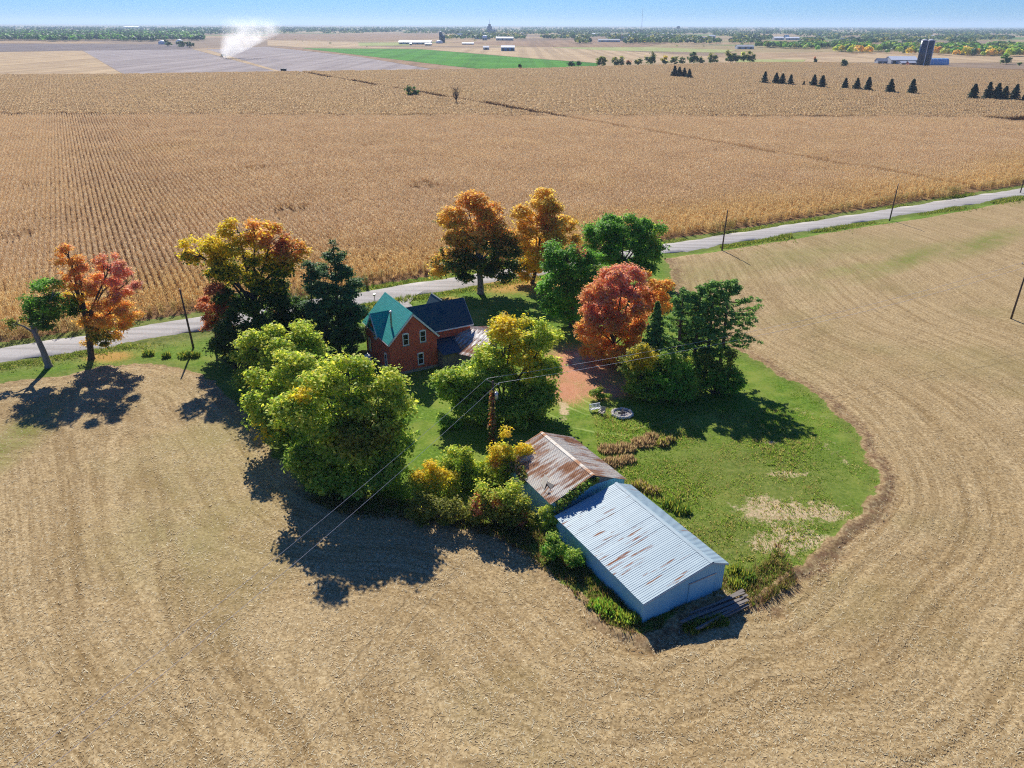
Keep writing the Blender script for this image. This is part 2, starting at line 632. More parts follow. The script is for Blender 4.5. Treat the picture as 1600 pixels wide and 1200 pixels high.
def ground_disc():
    n = 96
    rs = [0, 300, 1500, 6000, 20000, 55000]
    vs_ = [(0, 0, -0.45)]
    fs = []
    for r_ in rs[1:]:
        vs_ += [(r_ * math.cos(2 * math.pi * k / n), r_ * math.sin(2 * math.pi * k / n), -0.45) for k in range(n)]
    for k in range(n):
        fs.append((0, 1 + k, 1 + (k + 1) % n))
    for i in range(len(rs) - 2):
        for k in range(n):
            a, b = 1 + i * n + k, 1 + i * n + (k + 1) % n
            fs.append((a, a + n, b + n, b))
    o = mesh_obj("ground", vs_, fs, mat_far_ground())
    tag(o, "flat farmland stretching to the horizon", kind="structure")


ground_disc()


def field_mat(name, a, b, scale=0.05, stripes=None, az=0.0):
    t = MT(name)
    p = t.pos()
    nz = t.noise(p, scale, 6, 0.65)
    c = t.mix(t.smooth(nz, 0.3, 0.7), a, b)
    if stripes:
        w = t.mapping(p, rot=(0, 0, az), scale=(1 / stripes, 0.01 / stripes, 1))
        sn = t.noise(w, 1.0, 3, 0.6)
        c = t.mix(t.smooth(sn, 0.42, 0.62), c, t.mix(1.0, c, (0.78, 0.77, 0.76, 1), 'MULTIPLY'))
    return t.done(t.bsdf(c, 0.95, 0, 0.05))


ROW_ROT = -R(90 - 61.2)
M_SOIL = field_mat("corn_soil", lin(112, 86, 58), lin(150, 118, 80), 0.4)
M_GREY = field_mat("grey_bean_stubble", lin(150, 138, 134), lin(168, 156, 148), 0.02, 14, ROW_ROT)
M_GREYD = field_mat("dark_tilled_soil", lin(112, 100, 98), lin(136, 122, 114), 0.02, 20, ROW_ROT)
M_GREEN = field_mat("green_alfalfa", lin(62, 122, 30), lin(86, 146, 44), 0.015, 18, ROW_ROT)
M_TAN = field_mat("tan_stubble", lin(176, 150, 116), lin(196, 170, 130), 0.02, 16, ROW_ROT)
M_BROWN = field_mat("brown_stubble", lin(140, 112, 86), lin(166, 136, 104), 0.02, 16, ROW_ROT)
M_PALEGREEN = field_mat("pale_pasture", lin(142, 150, 86), lin(172, 170, 110), 0.02)
M_TRACK = field_mat("pale_track", lin(200, 188, 164), lin(216, 204, 182), 0.2)
M_DITCH = field_mat("grass_strip", lin(92, 78, 44), lin(128, 112, 58), 0.2)


def Gs(pts):
    return [G(*p) for p in pts]


zf = iter([-0.40 + 0.02 * i for i in range(40)])
sheet("bean_field", Gs([(128, 78), (302, 77), (440, 113), (196, 117)]), next(zf), M_GREY, "grey harvested bean field crossed by the dust of the harvester")
sheet("tan_field", Gs([(-120, 84), (128, 78.5), (195, 117), (-120, 119)]), next(zf), M_TAN, "tan field left of the grey bean field")
sheet("dark_field", Gs([(-120, 68), (290, 69), (302, 76.5), (-120, 82)]), next(zf), M_GREYD, "dark tilled strip before the far wood")
sheet("bean_field", Gs([(322, 77), (415, 72.5), (560, 88), (690, 110), (446, 113)]), next(zf), M_GREY, "grey harvested bean field beside the green alfalfa")
sheet("farm_track", Gs([(302, 76.7), (322, 76.7), (446, 113), (440, 113.3)]), next(zf), M_TAN, "pale grass track between the grey fields")
sheet("brown_field", Gs([(418, 72.3), (470, 75), (700, 102.5), (770, 109.3), (692, 110), (560, 88)]), next(zf), M_BROWN, "brown strip along the green field")
sheet("alfalfa_field", Gs([(471, 75), (655, 76.5), (700, 80), (830, 91), (936, 98.5), (930, 105.5), (840, 108), (772, 109.2), (702, 102.3)]), next(zf), M_GREEN, "bright green alfalfa field beyond the corn")
sheet("tan_field", Gs([(655, 76.2), (860, 73), (1190, 92), (1600, 76), (1750, 80), (1750, 97), (1180, 97.5), (937, 98.3), (830, 90.6), (700, 79.6)]), next(zf), M_TAN, "tan field behind the hedgerow trees")
sheet("brown_field", Gs([(700, 66), (905, 62), (1050, 66), (1000, 74), (830, 73)]), next(zf), M_BROWN, "brown field in front of the town trees")
sheet("pale_pasture", Gs([(860, 74), (1010, 73.5), (1150, 78), (1130, 82), (960, 79)]), next(zf), M_PALEGREEN, "pale green pasture strip behind the tan field")
sheet("pale_pasture", Gs([(560, 66.5), (640, 66), (640, 71), (560, 71.5)]), next(zf), M_PALEGREEN, "pale green strip left of the long white barn")
sheet("brown_field", Gs([(418, 52), (700, 53), (690, 60), (600, 64), (418, 62)]), next(zf), M_BROWN, "brown field on the far plain left of the town")
sheet("tan_field", Gs([(418, 63), (560, 66), (560, 71.5), (655, 75.5), (475, 74), (418, 71)]), next(zf), M_TAN, "tan field behind the green alfalfa")
sheet("tan_field", Gs([(1340, 82), (1520, 88), (1750, 82), (1750, 97), (1480, 98), (1480, 93), (1340, 90)]), next(zf), M_TAN, "pale tan field right of the blue silos")
sheet("pale_pasture", Gs([(1150, 92.5), (1260, 93), (1250, 99), (1150, 98)]), next(zf), M_PALEGREEN, "pale green paddock behind the spruces")
sheet("far_track", Gs([(-120, 119.6), (195, 117.4), (446, 113.5), (692, 110.4), (845, 108.2), (845, 109.2), (692, 111.6), (446, 114.8), (195, 118.8), (-120, 121.2)]), 0.02, M_TRACK, "pale farm lane along the far edge of the corn")

# corn field soil
CORN_PX = [(-200, 121), (195, 118.6), (446, 114.6), (692, 111.4), (845, 109), (945, 105.6), (1180, 99.5), (1290, 99.5), (1400, 103), (1480, 105), (1760, 112)]
far_edge = [G(*p) for p in CORN_PX]
near_edge = [UV(420, ROAD_V + 4.9), UV(-120, ROAD_V + 4.9)]
sheet("corn_soil", [Vector((-330, 95, 0))] + [far_edge[0]] + far_edge[1:] + [Vector((700, 520, 0))] + [Vector(p) for p in near_edge], -0.06, M_SOIL, "dry soil under the standing corn")

# road: crowned gravel with worn wheel paths
def mat_road():
    t = MT("gravel_road")
    p = t.pos()
    u = t.mapping(p, rot=(0, 0, -R(90 - 61.2)), scale=(0.05, 1, 1))
    nz = t.noise(p, 6, 6, 0.75)
    st = t.noise(u, 0.9, 3, 0.6)
    c = t.ramp(nz, [(0.25, lin(150, 144, 136)), (0.55, lin(186, 180, 172)), (0.8, lin(206, 200, 192))])
    c = t.mix(t.smooth(st, 0.4, 0.65), c, t.mix(1.0, c, (0.76, 0.75, 0.73, 1), 'MULTIPLY'))
    return t.done(t.bsdf(c, 0.95, 0, 0.1, t.bump(nz, 0.5, 0.05)))


M_ROAD = mat_road()
us_ = np.linspace(-170, 420, 296)
prof = [(-3.5, -0.12), (-3.0, 0.02), (-1.5, 0.07), (0, 0.10), (1.5, 0.07), (3.0, 0.02), (3.5, -0.12)]
rv, rf = [], []
for i, u in enumerate(us_):
    for j, (dv, dz) in enumerate(prof):
        wob = (0.35 * math.sin(u * 0.31 + j) + .25 * math.sin(u * 0.83 + 2 * j) + random.uniform(-.2, .2)) if j in (0, 1, 5, 6) else 0
        rv.append(UV(u, ROAD_V + dv + wob, dz))
for i in range(len(us_) - 1):
    for j in range(len(prof) - 1):
        a = i * len(prof) + j
        rf.append((a, a + len(prof), a + len(prof) + 1, a + 1))
ro = mesh_obj("gravel_road", rv, rf, M_ROAD, smooth=True)
if ro.data.polygons[0].normal.z < 0:
    ro.data.flip_normals()
tag(ro, "pale gravel road running past the farmstead", kind="structure")
dv_ = [G(*p) for p in [(575, 462), (612, 455), (640, 452), (672, 449), (650, 462), (640, 474), (655, 490), (640, 500), (610, 500), (612, 484), (598, 470)]]
mesh_obj("driveway", [(p.x, p.y, 0.055 + (0.02 if i < 4 else 0)) for i, p in enumerate(dv_)], [tuple(range(len(dv_)))[::-1]], M_ROAD)
tag(bpy.data.objects["driveway"], "short gravel driveway from the road to the house", kind="structure")
if bpy.data.objects["driveway"].data.polygons[0].normal.z < 0:
    bpy.data.objects["driveway"].data.flip_normals()


# ------------------------------------------------------------------ instanced ground cover (corn) and flecks
def instancer(name, pts, rotz, scl, var, sources, label):
    me = bpy.data.meshes.new(name)
    me.vertices.add(len(pts))
    me.vertices.foreach_set("co", np.ascontiguousarray(pts, np.float32).ravel())
    a = me.attributes.new("rot", 'FLOAT_VECTOR', 'POINT')
    rr = np.zeros((len(pts), 3), np.float32)
    rr[:, 2] = rotz
    a.data.foreach_set("vector", rr.ravel())
    a = me.attributes.new("scl", 'FLOAT_VECTOR', 'POINT')
    a.data.foreach_set("vector", np.ascontiguousarray(scl, np.float32).ravel())
    a = me.attributes.new("variant", 'INT', 'POINT')
    a.data.foreach_set("value", var.astype(np.int32))
    me.update()
    o = link(bpy.data.objects.new(name, me))
    tag(o, label, name.replace("_", " ") if len(name.split("_")) <= 2 else "corn", kind="stuff")
    ng = bpy.data.node_groups.new(name, 'GeometryNodeTree')
    ng.interface.new_socket("Geometry", in_out='INPUT', socket_type='NodeSocketGeometry')
    ng.interface.new_socket("Geometry", in_out='OUTPUT', socket_type='NodeSocketGeometry')
    N = ng.nodes
    gi, go = N.new("NodeGroupInput"), N.new("NodeGroupOutput")
    jn = N.new("GeometryNodeJoinGeometry")

    def na(nm, ty):
        x = N.new("GeometryNodeInputNamedAttribute")
        x.data_type = ty
        x.inputs["Name"].default_value = nm
        return x.outputs[0]
    ar, asc, av = na("rot", 'FLOAT_VECTOR'), na("scl", 'FLOAT_VECTOR'), na("variant", 'INT')
    for k, src in enumerate(sources):
        oi = N.new("GeometryNodeObjectInfo")
        oi.inputs["Object"].default_value = src
        cmp_ = N.new("FunctionNodeCompare")
        cmp_.data_type = 'INT'
        cmp_.operation = 'EQUAL'
        ints = [s for s in cmp_.inputs if s.type == 'INT']
        ng.links.new(av, ints[0])
        ints[1].default_value = k
        ip = N.new("GeometryNodeInstanceOnPoints")
        ng.links.new(gi.outputs[0], ip.inputs["Points"])
        ng.links.new(cmp_.outputs[0], ip.inputs["Selection"])
        ng.links.new(oi.outputs["Geometry"], ip.inputs["Instance"])
        ng.links.new(ar, ip.inputs["Rotation"])
        ng.links.new(asc, ip.inputs["Scale"])
        ng.links.new(ip.outputs[0], jn.inputs[0])
    ng.links.new(jn.outputs[0], go.inputs[0])
    md = o.modifiers.new("plants", 'NODES')
    md.node_group = ng
    return o


def mat_corn():
    t = MT("dry_corn")
    c = t.attr("col", "Color")
    p = t.pos()
    big = t.noise(p, 0.012, 4, 0.6)
    mid = t.noise(p, 0.06, 4, 0.65)
    # still yellow-green plants near the road, drier and browner farther out
    sep = t.n("ShaderNodeSeparateXYZ")
    t.l(p, sep.inputs[0])
    v = t.math('ADD', t.math('MULTIPLY', sep.outputs[0], float(DV[0])), t.math('MULTIPLY', sep.outputs[1], float(DV[1])))
    near = t.math('SUBTRACT', 1.0, t.smooth(t.math('ADD', v, t.math('MULTIPLY', t.math('SUBTRACT', big, 0.5), 60.0)), ROAD_V + 8, ROAD_V + 46))
    edge = t.math('SUBTRACT', 1.0, t.smooth(v, ROAD_V + 6, ROAD_V + 10))
    c = t.mix(t.math('MULTIPLY', near, 0.6), c, t.mix(1.0, c, (1.08, 1.04, 0.62, 1), 'MULTIPLY'))
    c = t.mix(t.math('MULTIPLY', edge, t.smooth(mid, 0.4, 0.6)), c, t.mix(0.6, c, (0.22, 0.23, 0.03, 1)))
    c = t.mix(t.smooth(big, 0.5, 0.75), c, t.mix(1.0, c, (1.0, 1.0, 0.93, 1), 'MULTIPLY'))
    c = t.mix(t.smooth(mid, 0.35, 0.7), c, t.mix(1.0, c, (0.92, 0.90, 0.90, 1), 'MULTIPLY'))
    oi = t.n("ShaderNodeObjectInfo")
    c = t.mix(t.math('MULTIPLY', oi.outputs["Random"], 0.35), c, t.mix(1.0, c, (0.74, 0.70, 0.66, 1), 'MULTIPLY'))
    d = t.bsdf(c, 0.8, 0, 0.1)
    tr = t.n("ShaderNodeBsdfTranslucent")
    t.l(c, tr.inputs[0])
    mx = t.n("ShaderNodeMixShader")
    mx.inputs[0].default_value = 0.5
    t.l(d, mx.inputs[1])
    t.l(tr.outputs[0], mx.inputs[2])
    return t.done(mx.outputs[0])


M_CORN = mat_corn()
CORN_COLS = np.array([lin(242, 215, 168)[:3], lin(236, 204, 153)[:3], lin(248, 230, 190)[:3], lin(226, 190, 142)[:3], lin(238, 208, 156)[:3]])


def corn_row(seed, length=2.4):
    r = np.random.default_rng(seed)
    V, C = [], []
    n = 11
    for i in range(n):
        y = (i + .5) / n * length - length / 2 + r.normal(0, .03)
        x = r.normal(0, .05)
        h = r.uniform(1.75, 2.3)
        lean = r.normal(0, .1, 2)
        w = .03
        top = np.array([x + lean[0], y + lean[1], h])
        b = np.array([x, y, 0])
        V += [b + [-w, 0, 0], b + [w, 0, 0], top + [w * .5, 0, 0], top + [-w * .5, 0, 0]]
        C.append(CORN_COLS[r.integers(5)] * .8)
        for k in range(6):
            f = r.uniform(.3, .98)
            p0 = b + (top - b) * f
            an = r.uniform(0, 2 * math.pi)
            d = np.array([math.cos(an), math.sin(an), 0])
            pr = np.array([-d[1], d[0], 0]) * r.uniform(.035, .06)
            ln = r.uniform(.3, .55)
            p1 = p0 + d * ln * .55 + [0, 0, r.uniform(.05, .28)]
            p2 = p1 + d * ln * .5 - [0, 0, r.uniform(.15, .5)]
            c = CORN_COLS[r.integers(5)] * r.uniform(.9, 1.12)
            V += [p0 - pr * .6, p0 + pr * .6, p1 + pr, p1 - pr]
            V += [p1 - pr, p1 + pr, p2 + pr * .3, p2 - pr * .3]
            C += [c, c]
    me = quads_mesh("corn_row", np.array(V), M_CORN, np.array(C))
    return bpy.data.objects.new("corn_row", me)


def corn_block(seed, lx, ly, n):
    r = np.random.default_rng(seed)
    p = np.column_stack([r.uniform(-lx / 2, lx / 2, n), r.uniform(-ly / 2, ly / 2, n), r.uniform(.9, 2.15, n)])
    a = r.normal(size=(n, 3))
    a /= np.linalg.norm(a, axis=1)[:, None]
    b = np.cross(a, r.normal(size=(n, 3)))
    b /= np.linalg.norm(b, axis=1)[:, None]
    a *= r.uniform(.35, .7, n)[:, None]
    b *= r.uniform(.10, .2, n)[:, None]
    V = np.stack([p - a - b, p + a - b, p + a + b, p - a + b], 1).reshape(-1, 3)
    C = CORN_COLS[r.integers(0, 5, n)] * r.uniform(.6, .92, n)[:, None] * np.array([1, .97, .92])
    return bpy.data.objects.new("corn_block", quads_mesh("corn_block", V, M_CORN, C))


CORN_POLY = np.array([[-330, 95]] + [[p.x, p.y] for p in far_edge] + [[700, 520]] + [p[:2] for p in near_edge])
_a, _b = np.array(G(545, 128)[:2]), np.array(G(1535, 301)[:2])
STRIP_D = (_b - _a) / np.linalg.norm(_b - _a)
STRIP_N = np.array([-STRIP_D[1], STRIP_D[0]])
_a2, _b2 = np.array(G(1480, 108)[:2]), np.array(G(1600, 117)[:2])


def in_view(P, m=25):
    d = P[:, 1] * _c + CAM_H * _s
    return np.abs(P[:, 0]) < d * (800 / F_PX) + m


ROW_SP, SEC = 1.15, 2.4
NEARLIM = 430.0


def corn_points():
    u = np.arange(-140, 420, ROW_SP)
    v = np.arange(ROAD_V + 6.2, ROAD_V + 420, SEC)
    U, Vv = np.meshgrid(u, v)
    P = (U.ravel()[:, None] * DU + Vv.ravel()[:, None] * DV)
    vv = Vv.ravel()
    head = vnoise(P, 0.08, 21) * 2.5
    sd = poly_dist(P, CORN_POLY)
    strip = np.abs((P - _a) @ STRIP_N)
    keep = (sd > 0.6) & in_view(P) & (P[:, 1] < NEARLIM) & (strip > 2.2) & (vv > ROAD_V + 5.8 + head * .6)
    gap = (vnoise(P, .5, 31) > .965) | ((vnoise(P, .035, 33) > .93) & (rng.random(len(P)) < .6))
    P = P[keep & ~gap]
    # headland rows run along the road on the left: messy
    head2 = (P @ DV) < ROAD_V + 15 + 12 * vnoise(P, .03, 22)
    jit = rng.normal(0, .09, P.shape) + head2[:, None] * rng.uniform(-.6, .6, P.shape)
    P = P + jit
    ang = math.atan2(DV[1], DV[0]) - math.pi / 2
    hs = 0.82 + .36 * vnoise(P, 0.05, 41) + rng.normal(0, .05, len(P))
    return P, np.full(len(P), ang) + (rng.random(len(P)) > .5) * math.pi + rng.normal(0, .03, len(P)) + head2 * rng.uniform(-1.5, 1.5, len(P)), hs


P1, A1, S1 = corn_points()
srcs = [corn_row(s) for s in range(4)]
instancer("standing_corn", np.column_stack([P1, np.full(len(P1), -.06)]), A1, np.column_stack([np.ones_like(S1), np.ones_like(S1), S1]), rng.integers(0, 4, len(P1)), srcs,
          "ripe dry corn standing in rows across the gravel road")


def far_corn_points():
    u = np.arange(-700, 900, 4.6)
    v = np.arange(ROAD_V, ROAD_V + 1100, 7.0)
    U, Vv = np.meshgrid(u, v)
    P = (U.ravel()[:, None] * DU + Vv.ravel()[:, None] * DV)
    sd = poly_dist(P, CORN_POLY)
    strip = np.abs((P - _a) @ STRIP_N)
    keep = (sd > 3.5) & in_view(P, 40) & (P[:, 1] >= NEARLIM - 7) & (strip > 3.9)
    P = P[keep]
    return P


P2 = far_corn_points()
srcs2 = [corn_block(s, 4.9, 7.4, 420) for s in range(20, 23)]
ang = math.atan2(DV[1], DV[0]) - math.pi / 2
instancer("far_corn", np.column_stack([P2, np.full(len(P2), -.06)]), np.full(len(P2), ang) + (rng.random(len(P2)) > .5) * math.pi,
          np.column_stack([np.ones(len(P2)), np.ones(len(P2)), rng.uniform(.9, 1.1, len(P2))]), rng.integers(0, 3, len(P2)), srcs2,
          "far part of the ripe cornfield reaching to the hedgerow")


# straw flecks on the stubble
def flecks():
    n = 420000
    yy = 30 + (rng.random(n) ** 1.35) * 165
    xx = (rng.random(n) * 2 - 1) * (yy * .74 + 18)
    P = np.column_stack([xx, yy])
    sd = inst(P)
    v = P @ DV
    dens = 0.42 + .55 * np.clip((vnoise(P, .4, 51) - .3) * 2, 0, 1) * (0.4 + vnoise(P, 1.1, 52))
    keep = (sd < -0.5) & (v < ROAD_V - 6.5) & (rng.random(n) < dens)
    P = P[keep]
    n = len(P)
    ln = rng.gamma(2.0, .028, n) + .03
    w = rng.uniform(.010, .026, n)
    an = rng.uniform(0, math.pi, n)
    d = np.column_stack([np.cos(an), np.sin(an), rng.normal(0, .08, n)]) * ln[:, None]
    e = np.column_stack([-np.sin(an), np.cos(an), rng.normal(0, .1, n)]) * w[:, None]
    z = (vnoise(P, 0.9, 11) - .5) * .10 + (vnoise(P, 2.3, 12) - .5) * .06 + (vnoise(P, 0.12, 13) - .5) * .25 - .05
    c3 = np.column_stack([P, z + rng.uniform(.015, .04, n)])
    V = np.stack([c3 - d - e, c3 + d - e, c3 + d + e, c3 - d + e], 1).reshape(-1, 3)
    pal = np.array([lin(226, 206, 160)[:3], lin(206, 180, 130)[:3], lin(240, 228, 190)[:3], lin(180, 150, 100)[:3], lin(212, 190, 146)[:3]])
    C = pal[rng.integers(0, 5, n)] * rng.uniform(.7, 1.05, n)[:, None]
    o = link(bpy.data.objects.new("corn_stubble", quads_mesh("corn_stubble", V, M_STRAW, C)))
    tag(o, "pale chopped corn stalks strewn over the harvested field", "stubble", kind="stuff")


flecks()


# grass tufts: lawn texture, taller weeds on verge, yard edge and meadow
def blades(name, label, P, h, col, wid=.05, spread=.12, k=3):
    n = len(P)
    Vs, Cs = [], []
    for j in range(k):
        an = rng.uniform(0, 2 * math.pi, n)
        d = np.column_stack([np.cos(an), np.sin(an), np.zeros(n)])
        hh = h * rng.uniform(.6, 1.1, n)
        b = np.column_stack([P, np.full(n, -.08)]) + d * rng.uniform(0, spread, n)[:, None]
        tip = b + np.column_stack([d[:, :2] * (hh * rng.uniform(.2, .7, n))[:, None], hh])
        e = np.column_stack([-d[:, 1], d[:, 0], np.zeros(n)]) * (wid * rng.uniform(.6, 1.3, n))[:, None]
        Vs.append(np.stack([b - e, b + e, tip], 1).reshape(-1, 3))
        Cs.append(col * rng.uniform(.85, 1.25, n)[:, None] * 1.3)
    me = quads_mesh(name, np.concatenate(Vs), M_LEAF, np.concatenate(Cs), k=3)
    o = link(bpy.data.objects.new(name, me))
    tag(o, label, "grass", kind="stuff")


def scatter_box(n, px0, px1, py0, py1):
    q = [G(*p) for p in ((px0, py0), (px1, py0), (px1, py1), (px0, py1))]
    x0, x1 = min(p.x for p in q), max(p.x for p in q)
    y0, y1 = min(p.y for p in q), max(p.y for p in q)
    return np.column_stack([rng.uniform(x0, x1, n), rng.uniform(y0, y1, n)])


def pick(cols, n):
    c = np.array([lin(*x)[:3] for x in cols])
    return c[rng.integers(0, len(c), n)]


Pm = scatter_box(60000, 840, 1400, 560, 960)
sdm = inst(Pm)
Pm = Pm[(sdm > .3)]
blades("lawn_grass", "short mown grass of the farmyard lawn", Pm, np.full(len(Pm), .12), pick([(84, 116, 26), (112, 142, 40), (132, 150, 56), (96, 126, 34)], len(Pm)), .05, .1, 2)
Pm = scatter_box(26000, 985, 1400, 640, 960)
sdm = inst(Pm)
msk = (sdm > -.3) & (vnoise(Pm, .25, 61) + .35 * rng.random(len(Pm)) > .55)
Pm = Pm[msk]
blades("meadow_grass", "longer rough grass in the meadow beside the sheds", Pm, .14 + .26 * vnoise(Pm, .4, 62), pick([(124, 148, 54), (138, 156, 66), (174, 162, 102), (112, 140, 48), (160, 144, 90)], len(Pm)), .05, .2, 3)
# road verge, both sides
nv = 30000
uu = rng.uniform(-140, 330, nv)
side = rng.random(nv) < .62
vv = np.where(side, ROAD_V - 3.6 - rng.gamma(2., .75, nv), ROAD_V + 3.6 + rng.gamma(2., .5, nv))
Pv = uu[:, None] * DU + vv[:, None] * DV
kk = (vnoise(Pv, .07, 71) > .36) & in_view(Pv)
Pv = Pv[kk]
blades("verge_grass", "tall unmown grass along both edges of the gravel road", Pv, .25 + .55 * np.clip(vnoise(Pv, .09, 72) * 1.6 - .5, 0, 1), pick([(96, 116, 44), (120, 134, 52), (150, 146, 78), (88, 104, 40)], len(Pv)), .07, .25, 3)
# rough growth along the yard edge by the sheds
Pe = scatter_box(16000, 420, 1180, 780, 990)
sde = inst(Pe)
Pe = Pe[np.abs(sde - .9) < 1.3 + .8 * vnoise(Pe, .3, 81)]
blades("edge_weeds", "rank weeds along the field edge left of the sheds", Pe, .25 + .6 * vnoise(Pe, .35, 82), pick([(104, 110, 48), (126, 118, 66), (148, 126, 84), (90, 104, 40), (120, 92, 66)], len(Pe)), .06, .25, 4)


# ------------------------------------------------------------------ buildings
def teal_roof():
    t = MT("teal_shingle")
    p = t.obj()
    br = t.n("ShaderNodeTexBrick")
    sp = t.n("ShaderNodeSeparateXYZ")
    t.l(p, sp.inputs[0])
    cb = t.n("ShaderNodeCombineXYZ")
    t.l(t.math('ADD', sp.outputs[1], sp.outputs[0]), cb.inputs[0])
    t.l(t.math('MULTIPLY', sp.outputs[2], 1.4), cb.inputs[1])
    t.l(cb.outputs[0], br.inputs[0])
    br.inputs["Color1"].default_value = lin(30, 164, 150)
    br.inputs["Color2"].default_value = lin(52, 186, 170)
    br.inputs["Mortar"].default_value = lin(14, 104, 100)
    br.inputs["Scale"].default_value = 1.0
    br.inputs["Brick Width"].default_value = 0.45
    br.inputs["Row Height"].default_value = 0.28
    br.inputs["Mortar Size"].default_value = 0.02
    nz = t.noise(p, 1.5, 5, 0.7)
    c = t.mix(t.math('MULTIPLY', nz, 0.5), br.outputs[0], lin(40, 128, 124))
    return t.done(t.bsdf(c, 0.55, 0, 0.4, t.bump(br.outputs[1], 0.3, 0.03)))


def brick_wall():
    t = MT("red_brick")
    p = t.obj()
    sp = t.n("ShaderNodeSeparateXYZ")
    t.l(p, sp.inputs[0])
    cb = t.n("ShaderNodeCombineXYZ")
    t.l(t.math('ADD', sp.outputs[0], sp.outputs[1]), cb.inputs[0])
    t.l(sp.outputs[2], cb.inputs[1])
    br = t.n("ShaderNodeTexBrick")
    t.l(cb.outputs[0], br.inputs[0])
    br.inputs["Color1"].default_value = lin(212, 88, 66)
    br.inputs["Color2"].default_value = lin(228, 110, 82)
    br.inputs["Mortar"].default_value = lin(150, 120, 104)
    br.inputs["Scale"].default_value = 1.0
    br.inputs["Brick Width"].default_value = 0.24
    br.inputs["Row Height"].default_value = 0.085
    br.inputs["Mortar Size"].default_value = 0.008
    nz = t.noise(p, 0.8, 5, 0.7)
    c = t.mix(t.math('MULTIPLY', t.smooth(nz, 0.4, 0.75), 0.55), br.outputs[0], lin(172, 68, 50))
    st = t.smooth(t.noise(t.mapping(p, scale=(1.2, 1.2, 0.25)), 1.0, 4, 0.7), 0.62, 0.75)
    c = t.mix(t.math('MULTIPLY', st, 0.4), c, lin(178, 132, 112))
    return t.done(t.bsdf(c, 0.9, 0, 0.15, t.bump(br.outputs[1], 0.4, 0.01)))


M_TEAL, M_BRICK = teal_roof(), brick_wall()
M_DARKROOF = plain("dark_roof", lin(44, 70, 80), 0.6, 0, 0.12, 2.0, 0.45)  # darker and greyer than the teal slopes; wing, rear gable and porch
M_WHITE = plain("white_trim", (0.80, 0.80, 0.78), 0.6, 0, 0.12, 3)
M_STONE = plain("foundation_stone", (0.30, 0.27, 0.24), 0.95, 0, 0.4, 3)
M_GLASS = MT("window_glass")
M_GLASS = M_GLASS.done(M_GLASS.bsdf((0.008, 0.011, 0.014, 1), 0.25, 0, 0.2))
M_GALV = plain("galvanised_metal", (0.50, 0.50, 0.50), 0.4, 0.6, 0.15, 4)
M_DARK = plain("dark_metal_and_hole_shade", (0.03, 0.03, 0.035), 0.6, 0.2, 0.3, 4)  # also painted as the shade inside the old barn's roof hole
M_GREYWOOD = plain("weathered_wood", (0.22, 0.19, 0.16), 0.9, 0, 0.35, 5)
M_PALEWOOD = plain("bleached_wood", (0.5, 0.43, 0.34), 0.85, 0, 0.25, 6)


def local_frame(loc, az):
    return Matrix.Translation(loc) @ Matrix.Rotation(-az, 4, 'Z')


def window(parent, cx, cz, w, h, wall, axis='y', arch=0.12, name="window"):
    """opening on a wall plane; axis 'y': wall at y = wall facing -y; 'x': at x = wall facing -x (side = -1)"""
    P = (lambda a, t, z: (a, wall - t, z)) if axis == 'y' else (lambda a, t, z: (wall - t, a, z))

    def pbox(mb, a0, a1, t0, t1, z0, z1):
        c0, c1 = P(a0, t0, z0), P(a1, t1, z1)
        mb.box(min(c0[0], c1[0]), max(c0[0], c1[0]), min(c0[1], c1[1]), max(c0[1], c1[1]), z0, z1)
    root = bpy.data.objects.new(name, None)
    link(root, parent)
    root.empty_display_size = .2
    f = 0.13
    fr = MB()
    pbox(fr, cx - w / 2, cx - w / 2 + f, 0.0, 0.07, cz - h / 2, cz + h / 2)
    pbox(fr, cx + w / 2 - f, cx + w / 2, 0.0, 0.07, cz - h / 2, cz + h / 2)
    pbox(fr, cx - w / 2 + f, cx + w / 2 - f, 0.0, 0.065, cz - h / 2, cz - h / 2 + f)
    n = 8
    pts = [(cx + w / 2 * math.cos(math.pi * i / n), cz + h / 2 + arch * math.sin(math.pi * i / n)) for i in range(n + 1)]
    pts += [(cx - w / 2, cz + h / 2 - f), (cx + w / 2, cz + h / 2 - f)]
    vs_ = [P(a, 0.0, z) for a, z in pts] + [P(a, 0.072, z) for a, z in pts]
    m = len(pts)
    fr.add(vs_, [tuple(range(m)), tuple(range(2 * m - 1, m - 1, -1))] + [(i, (i + 1) % m, m + (i + 1) % m, m + i) for i in range(m)])
    pbox(fr, cx - w / 2 + f, cx + w / 2 - f, 0.0, 0.05, cz - .035, cz + .035)
    fr.build("frame", M_WHITE, root)
    for z0, z1 in ((cz - h / 2 + f, cz - .035), (cz + .035, cz + h / 2 - f)):
        g = MB()
        pbox(g, cx - w / 2 + f, cx + w / 2 - f, 0.01, 0.02, z0, z1)
        g.build("pane", M_GLASS, root)
    s_ = MB()
    pbox(s_, cx - w / 2 - .08, cx + w / 2 + .08, 0.0, 0.14, cz - h / 2 - .12, cz - h / 2)
    s_.build("sill", M_STONE, root)
    return root


